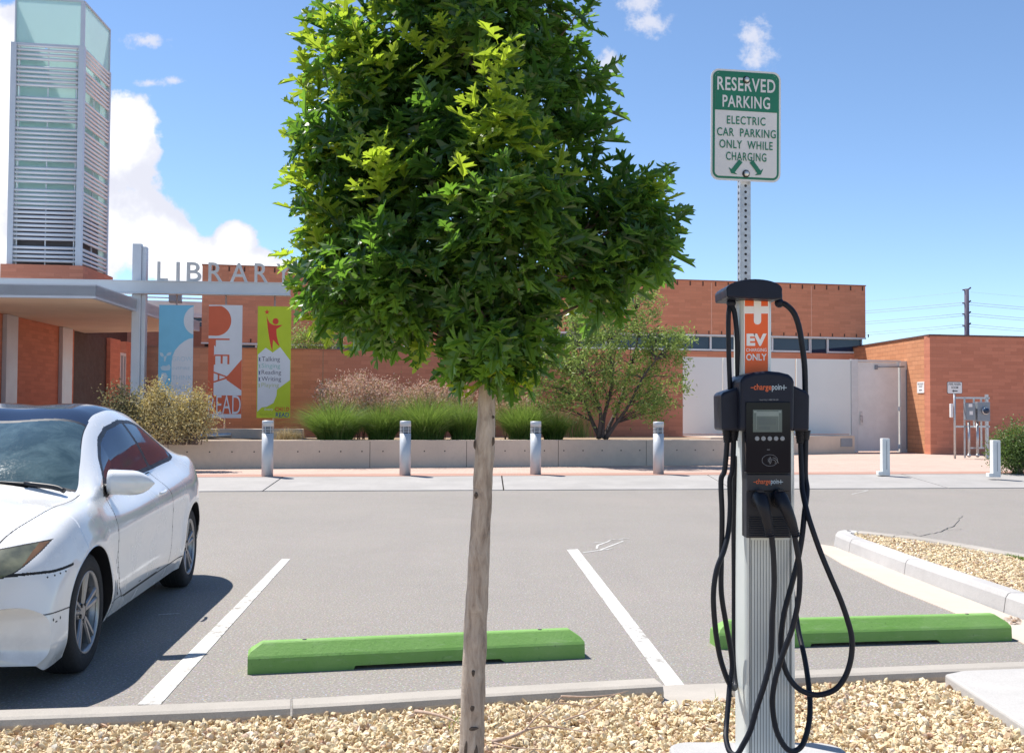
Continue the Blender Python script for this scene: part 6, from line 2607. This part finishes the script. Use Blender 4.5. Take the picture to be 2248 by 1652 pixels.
mat('rim', (.30, .30, .31), .35, .8, .08, 10)
mat('amber', (.20, .105, .045), .2, 0, .25, 9, 0, 60, .5, 1)

car = thing('white_car', 'white two door coupe with dark glass roof and scuffed bumper parked at left', 'car')
vid = np.arange(NX * NTt).reshape(NX, NTt)
quads = np.stack([vid[:-1, :-1], vid[1:, :-1], vid[1:, 1:], vid[:-1, 1:]], 2)
flatP = P3_.reshape(-1, 3)


def shell(name, mask, m, parent=None, sides=(1, -1), smooth=True):
    mk = mask & ~cut
    q0 = quads[mk]
    us_, inv = np.unique(q0.ravel(), return_inverse=True)
    V0, F0 = flatP[us_], inv.reshape(-1, 4)
    Vs, Fs, off = [], [], 0
    for s in sides:
        V = V0 * np.array([1, s, 1])
        Fs.append((F0[:, ::-1] if s > 0 else F0) + off)
        Vs.append(V)
        off += len(V)
    return np_mesh(name, np.concatenate(Vs), np.concatenate(Fs), m, parent or car, smooth=smooth)


# body with its seams (dark gaps keep their own material)
def shell2(name, masks, mats_):
    q0 = np.concatenate([quads[m & ~cut] for m in masks])
    mi0 = np.concatenate([np.full((m & ~cut).sum(), i) for i, m in enumerate(masks)])
    us_, inv = np.unique(q0.ravel(), return_inverse=True)
    V0, F0 = flatP[us_], inv.reshape(-1, 4)
    n0 = len(V0)
    return np_mesh(name, np.concatenate([V0, V0 * np.array([1, -1, 1])]), np.concatenate([F0[:, ::-1], F0 + n0]), mats_, car, mi=np.concatenate([mi0, mi0]), smooth=True)


body = shell2('body', [part == 0, part == 11], ['car_paint', 'seam'])
for s in (1, -1):
    shell('door', part == 1, 'car_paint', sides=(s,))
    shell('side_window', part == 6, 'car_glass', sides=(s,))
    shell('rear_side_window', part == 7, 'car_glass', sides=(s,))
    h_ = shell('headlight', part == 9, 'headlamp', sides=(s,))
    shell('turn_signal', part == 12, 'amber', parent=h_, sides=(s,))
shell('hood', part == 2, 'car_paint')
shell('windscreen', part == 3, 'windscreen')
shell('roof', part == 4, 'roof_glass')
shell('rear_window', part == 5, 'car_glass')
shell('front_bumper', part == 10, 'car_paint')
shell('window_trim', part == 8, 'car_trim')
# nose and tail caps, underside, wheel wells
b = MB()
for i, inw_ in ((NX - 1, .03), (0, -.03)):
    ring = [Vector(P3_[i, j]) for j in range(NTt)] + [Vector((P3_[i, j][0], -P3_[i, j][1], P3_[i, j][2])) for j in range(NTt - 2, -1, -1)]
    c = sum(ring, Vector()) / len(ring)
    c.x = ring[NTt - 1].x + inw_ * .3
    vs = ring + [c]
    n = len(ring)
    b.add(vs, [[k, (k + 1) % n, n] if i else [(k + 1) % n, k, n] for k in range(n)], 0, True)
    b.build('front_panel' if i else 'rear_panel', 'car_paint', car)
    b = MB()
b = None
b = MB()
b.box((-2.0, -.74, .21), (-1.72, .74, .26))
b.box((-.98, -.76, .20), (.98, .76, .26))
b.box((1.72, -.62, .21), (2.1, .62, .25))
b.box((-1.75, -.52, .24), (1.8, .52, .55))
b.build('underbody', 'car_trim', car)
b = MB()
for xa in (1.35, -1.35):
    for s in (1, -1):
        n = 30
        b = MB()
        rows = []
        for y in (1, 0):
            row = []
            for k in range(n + 1):
                wx, wz = xa + (ARCH + .003) * math.cos(R(-22 + 224 * k / n)), .315 + (ARCH + .003) * math.sin(R(-22 + 224 * k / n))
                j = np.unravel_index(np.argmin((Xc - wx) ** 2 + (Zc - wz) ** 2 + 9 * (tv[None] > 4)), Xc.shape)
                row.append(Vector((wx, s * (Y[j] - .006 if y else .50), wz)))
            rows.append(row)
        b.loft(rows, cap=False, smooth=True, closed=False)
        b.box((xa - .36, s * .5 - .01, .25), (xa + .36, s * .5 + .01, .68))
        b.build('wheel_well', 'car_trim', car)
# cabin floor and seats, dark
b = MB()
b.box((-1.5, -.6, .56), (.9, .6, .72))
for s in (.36, -.36):
    b.box((-.35, s - .24, .70), (-.15, s + .24, 1.12))
b.build('interior', 'dark', car)


def wheel(xa, s):
    yo = s * .845
    w_ = thing('wheel', None, None)
    w_.parent = car
    b = MB()
    pr = [(.218, -.20), (.25, -.205), (.29, -.20), (.309, -.185), (.316, -.15), (.317, -.10), (.316, -.05), (.309, -.018), (.29, -.004), (.25, 0), (.222, -.006), (.216, -.02)]
    b.lathe(pr, (xa, yo, .315), (0, s, 0), 56, cap=False)
    for k in range(3):
        b.lathe([(.3175, -.06 - .04 * k), (.3175, -.066 - .04 * k)], (xa, yo, .315), (0, s, 0), 56, 1, cap=False)
    b.build('tyre', ['tyre', 'dark'], w_)
    b = MB()
    b.lathe([(.216, -.19), (.200, -.17), (.196, -.06), (.205, -.03), (.219, -.012), (.221, -.006), (.214, -.004), (.203, -.02)], (xa, yo, .315), (0, s, 0), 56, cap=False)
    b.lathe([(.001, -.03), (.03, -.026), (.055, -.032), (.065, -.045), (.06, -.09)], (xa, yo, .315), (0, s, 0), 24, cap=False)
    for k in range(5):
        for dlt in (-8.5, 8.5):
            a0, a1 = R(90 + 72 * k + dlt * 1.15), R(90 + 72 * k + dlt)
            i0, i1 = .045, .210
            ring = []
            for rr2, wd2, dp, a_ in ((i0, .016, -.035, a0), (.11, .0145, -.028, (a0 + a1) / 2), (i1, .0165, -.020, a1)):
                c = Vector((math.cos(a_), 0, math.sin(a_))) * rr2
                e_ = Vector((-math.sin(a_), 0, math.cos(a_))) * wd2
                o = Vector((xa, yo + s * dp, .315))
                ring.append([o + c - e_, o + c - e_ * .5 + Vector((0, s * .008, 0)), o + c + e_ * .5 + Vector((0, s * .008, 0)), o + c + e_, o + c + e_ - Vector((0, s * .03, 0)), o + c - e_ - Vector((0, s * .03, 0))])
            if s < 0:
                ring = [r_[::-1] for r_ in ring]
            b.loft(ring)
    for k in range(5):
        a_ = R(126 + 72 * k)
        b.lathe([(.011, -.034), (.011, -.024)], (xa + .047 * math.cos(a_), yo, .315 + .047 * math.sin(a_)), (0, s, 0), 8, 1)
    b.build('rim', ['rim', 'dark'], w_)
    b = MB()
    b.lathe([(.001, -.12), (.15, -.12), (.15, -.14), (.001, -.14)], (xa, yo, .315), (0, s, 0), 32, cap=False)
    b.lathe([(.001, -.185), (.21, -.185)], (xa, yo, .315), (0, s, 0), 32, 1, cap=False)
    b.build('brake_disc', [mat('disc', (.12, .115, .11), .5, .7), 'dark'], w_)


for xa in (1.35, -1.35):
    for s in (1, -1):
        wheel(xa, s)
# mirrors, handles, wiper
for s in (1, -1):
    b = MB()
    rings = []
    for k in range(9):
        q = k / 8
        yy_ = .77 + .25 * q
        e_ = math.sin(math.pi * min(1, .20 + .80 * q) ** 1.0) if q > .35 else 1
        hz = (.072 if q < .35 else .072 * (1 - ((q - .35) / .65) ** 3.2)) + .004
        hx_ = (.062 if q < .35 else .062 * (1 - ((q - .35) / .65) ** 3)) + .004
        c = Vector((.70 - .05 * q * q, s * yy_, .968 - .012 * q))
        rings.append([c + Vector((hx_ * 1.15 * math.copysign(abs(math.cos(a)) ** .75, math.cos(a)) if math.cos(a) > 0 else hx_ * .45 * math.cos(a), 0, hz * math.copysign(abs(math.sin(a)) ** .8, math.sin(a)))) for a in [2 * math.pi * j / 20 for j in range(20)]])
    if s > 0:
        rings = [r_[::-1] for r_ in rings]
    b.loft(rings, smooth=True)
    mr = b.build('mirror', 'car_paint', car)
    b = MB()
    sail = []
    for sx0, sz0 in ((.80, .897), (.63, .905), (.63, .985), (.70, .968)):
        j = np.unravel_index(np.argmin((Xc - sx0) ** 2 + (Zc - sz0) ** 2 + 9 * (tv[None] < 3.5)), Xc.shape)
        sail.append(Vector((sx0, s * (Y[j] - .01), sz0)))
    b.tube([(.70, s * .73, .925), (.70, s * .80, .935)], [.034, .026], 10)
    b.build('mirror_mount', 'car_trim', mr)
    b = MB()
    b.tube(spline([(-.24, s * .858, .822), (-.27, s * .868, .824), (-.35, s * .870, .828), (-.40, s * .858, .830)], 5), .011, 10)
    b.build('handle', 'car_paint', car)
b = MB()
b.tube(spline([(1.09, .60, .952), (1.06, .45, .978), (1.05, .1, .998), (1.055, -.15, .998)], 6), .009, 8)
b.tube(spline([(1.09, .02, .985), (1.02, -.2, 1.02), (1.01, -.6, .985)], 6), .009, 8)
b.tube(spline([(1.1, .63, .945), (1.08, .57, .966), (1.06, .4, .985)], 4), .014, 8)
b.build('wiper', 'car_trim', car)
# rivet holes of the bumper repair and small scuffs
b = MB()
for i in range(4):
    fxx = 1.715 + .045 * i
    zz_ = .588 - .002 * i
    j = np.unravel_index(np.argmin((fx - fxx) ** 2 + (fz - zz_) ** 2 + (ft > 4) * 9), fx.shape)
    nrm_ = Vector(np.cross(P3_[j[0] + 1, j[1]] - P3_[j[0], j[1]], P3_[j[0], j[1] + 1] - P3_[j[0], j[1]])).normalized()
    if nrm_.y < 0:
        nrm_ = -nrm_
    b.lathe([(.005, 0), (.004, .002)], Vector(fc[j]) + nrm_ * .001, nrm_, 8)
b.build('rivet', 'dark', car)['kind'] = 'stuff'
gf_, gr_ = G(176, 1470), G(402, 1287)
fw = (gf_ - gr_).normalized()
lf2 = Vector((-fw.y, fw.x, 0))
car.rotation_euler = (0, 0, math.atan2(fw.y, fw.x))
car.location = (gf_ + gr_) / 2 - lf2 * .80
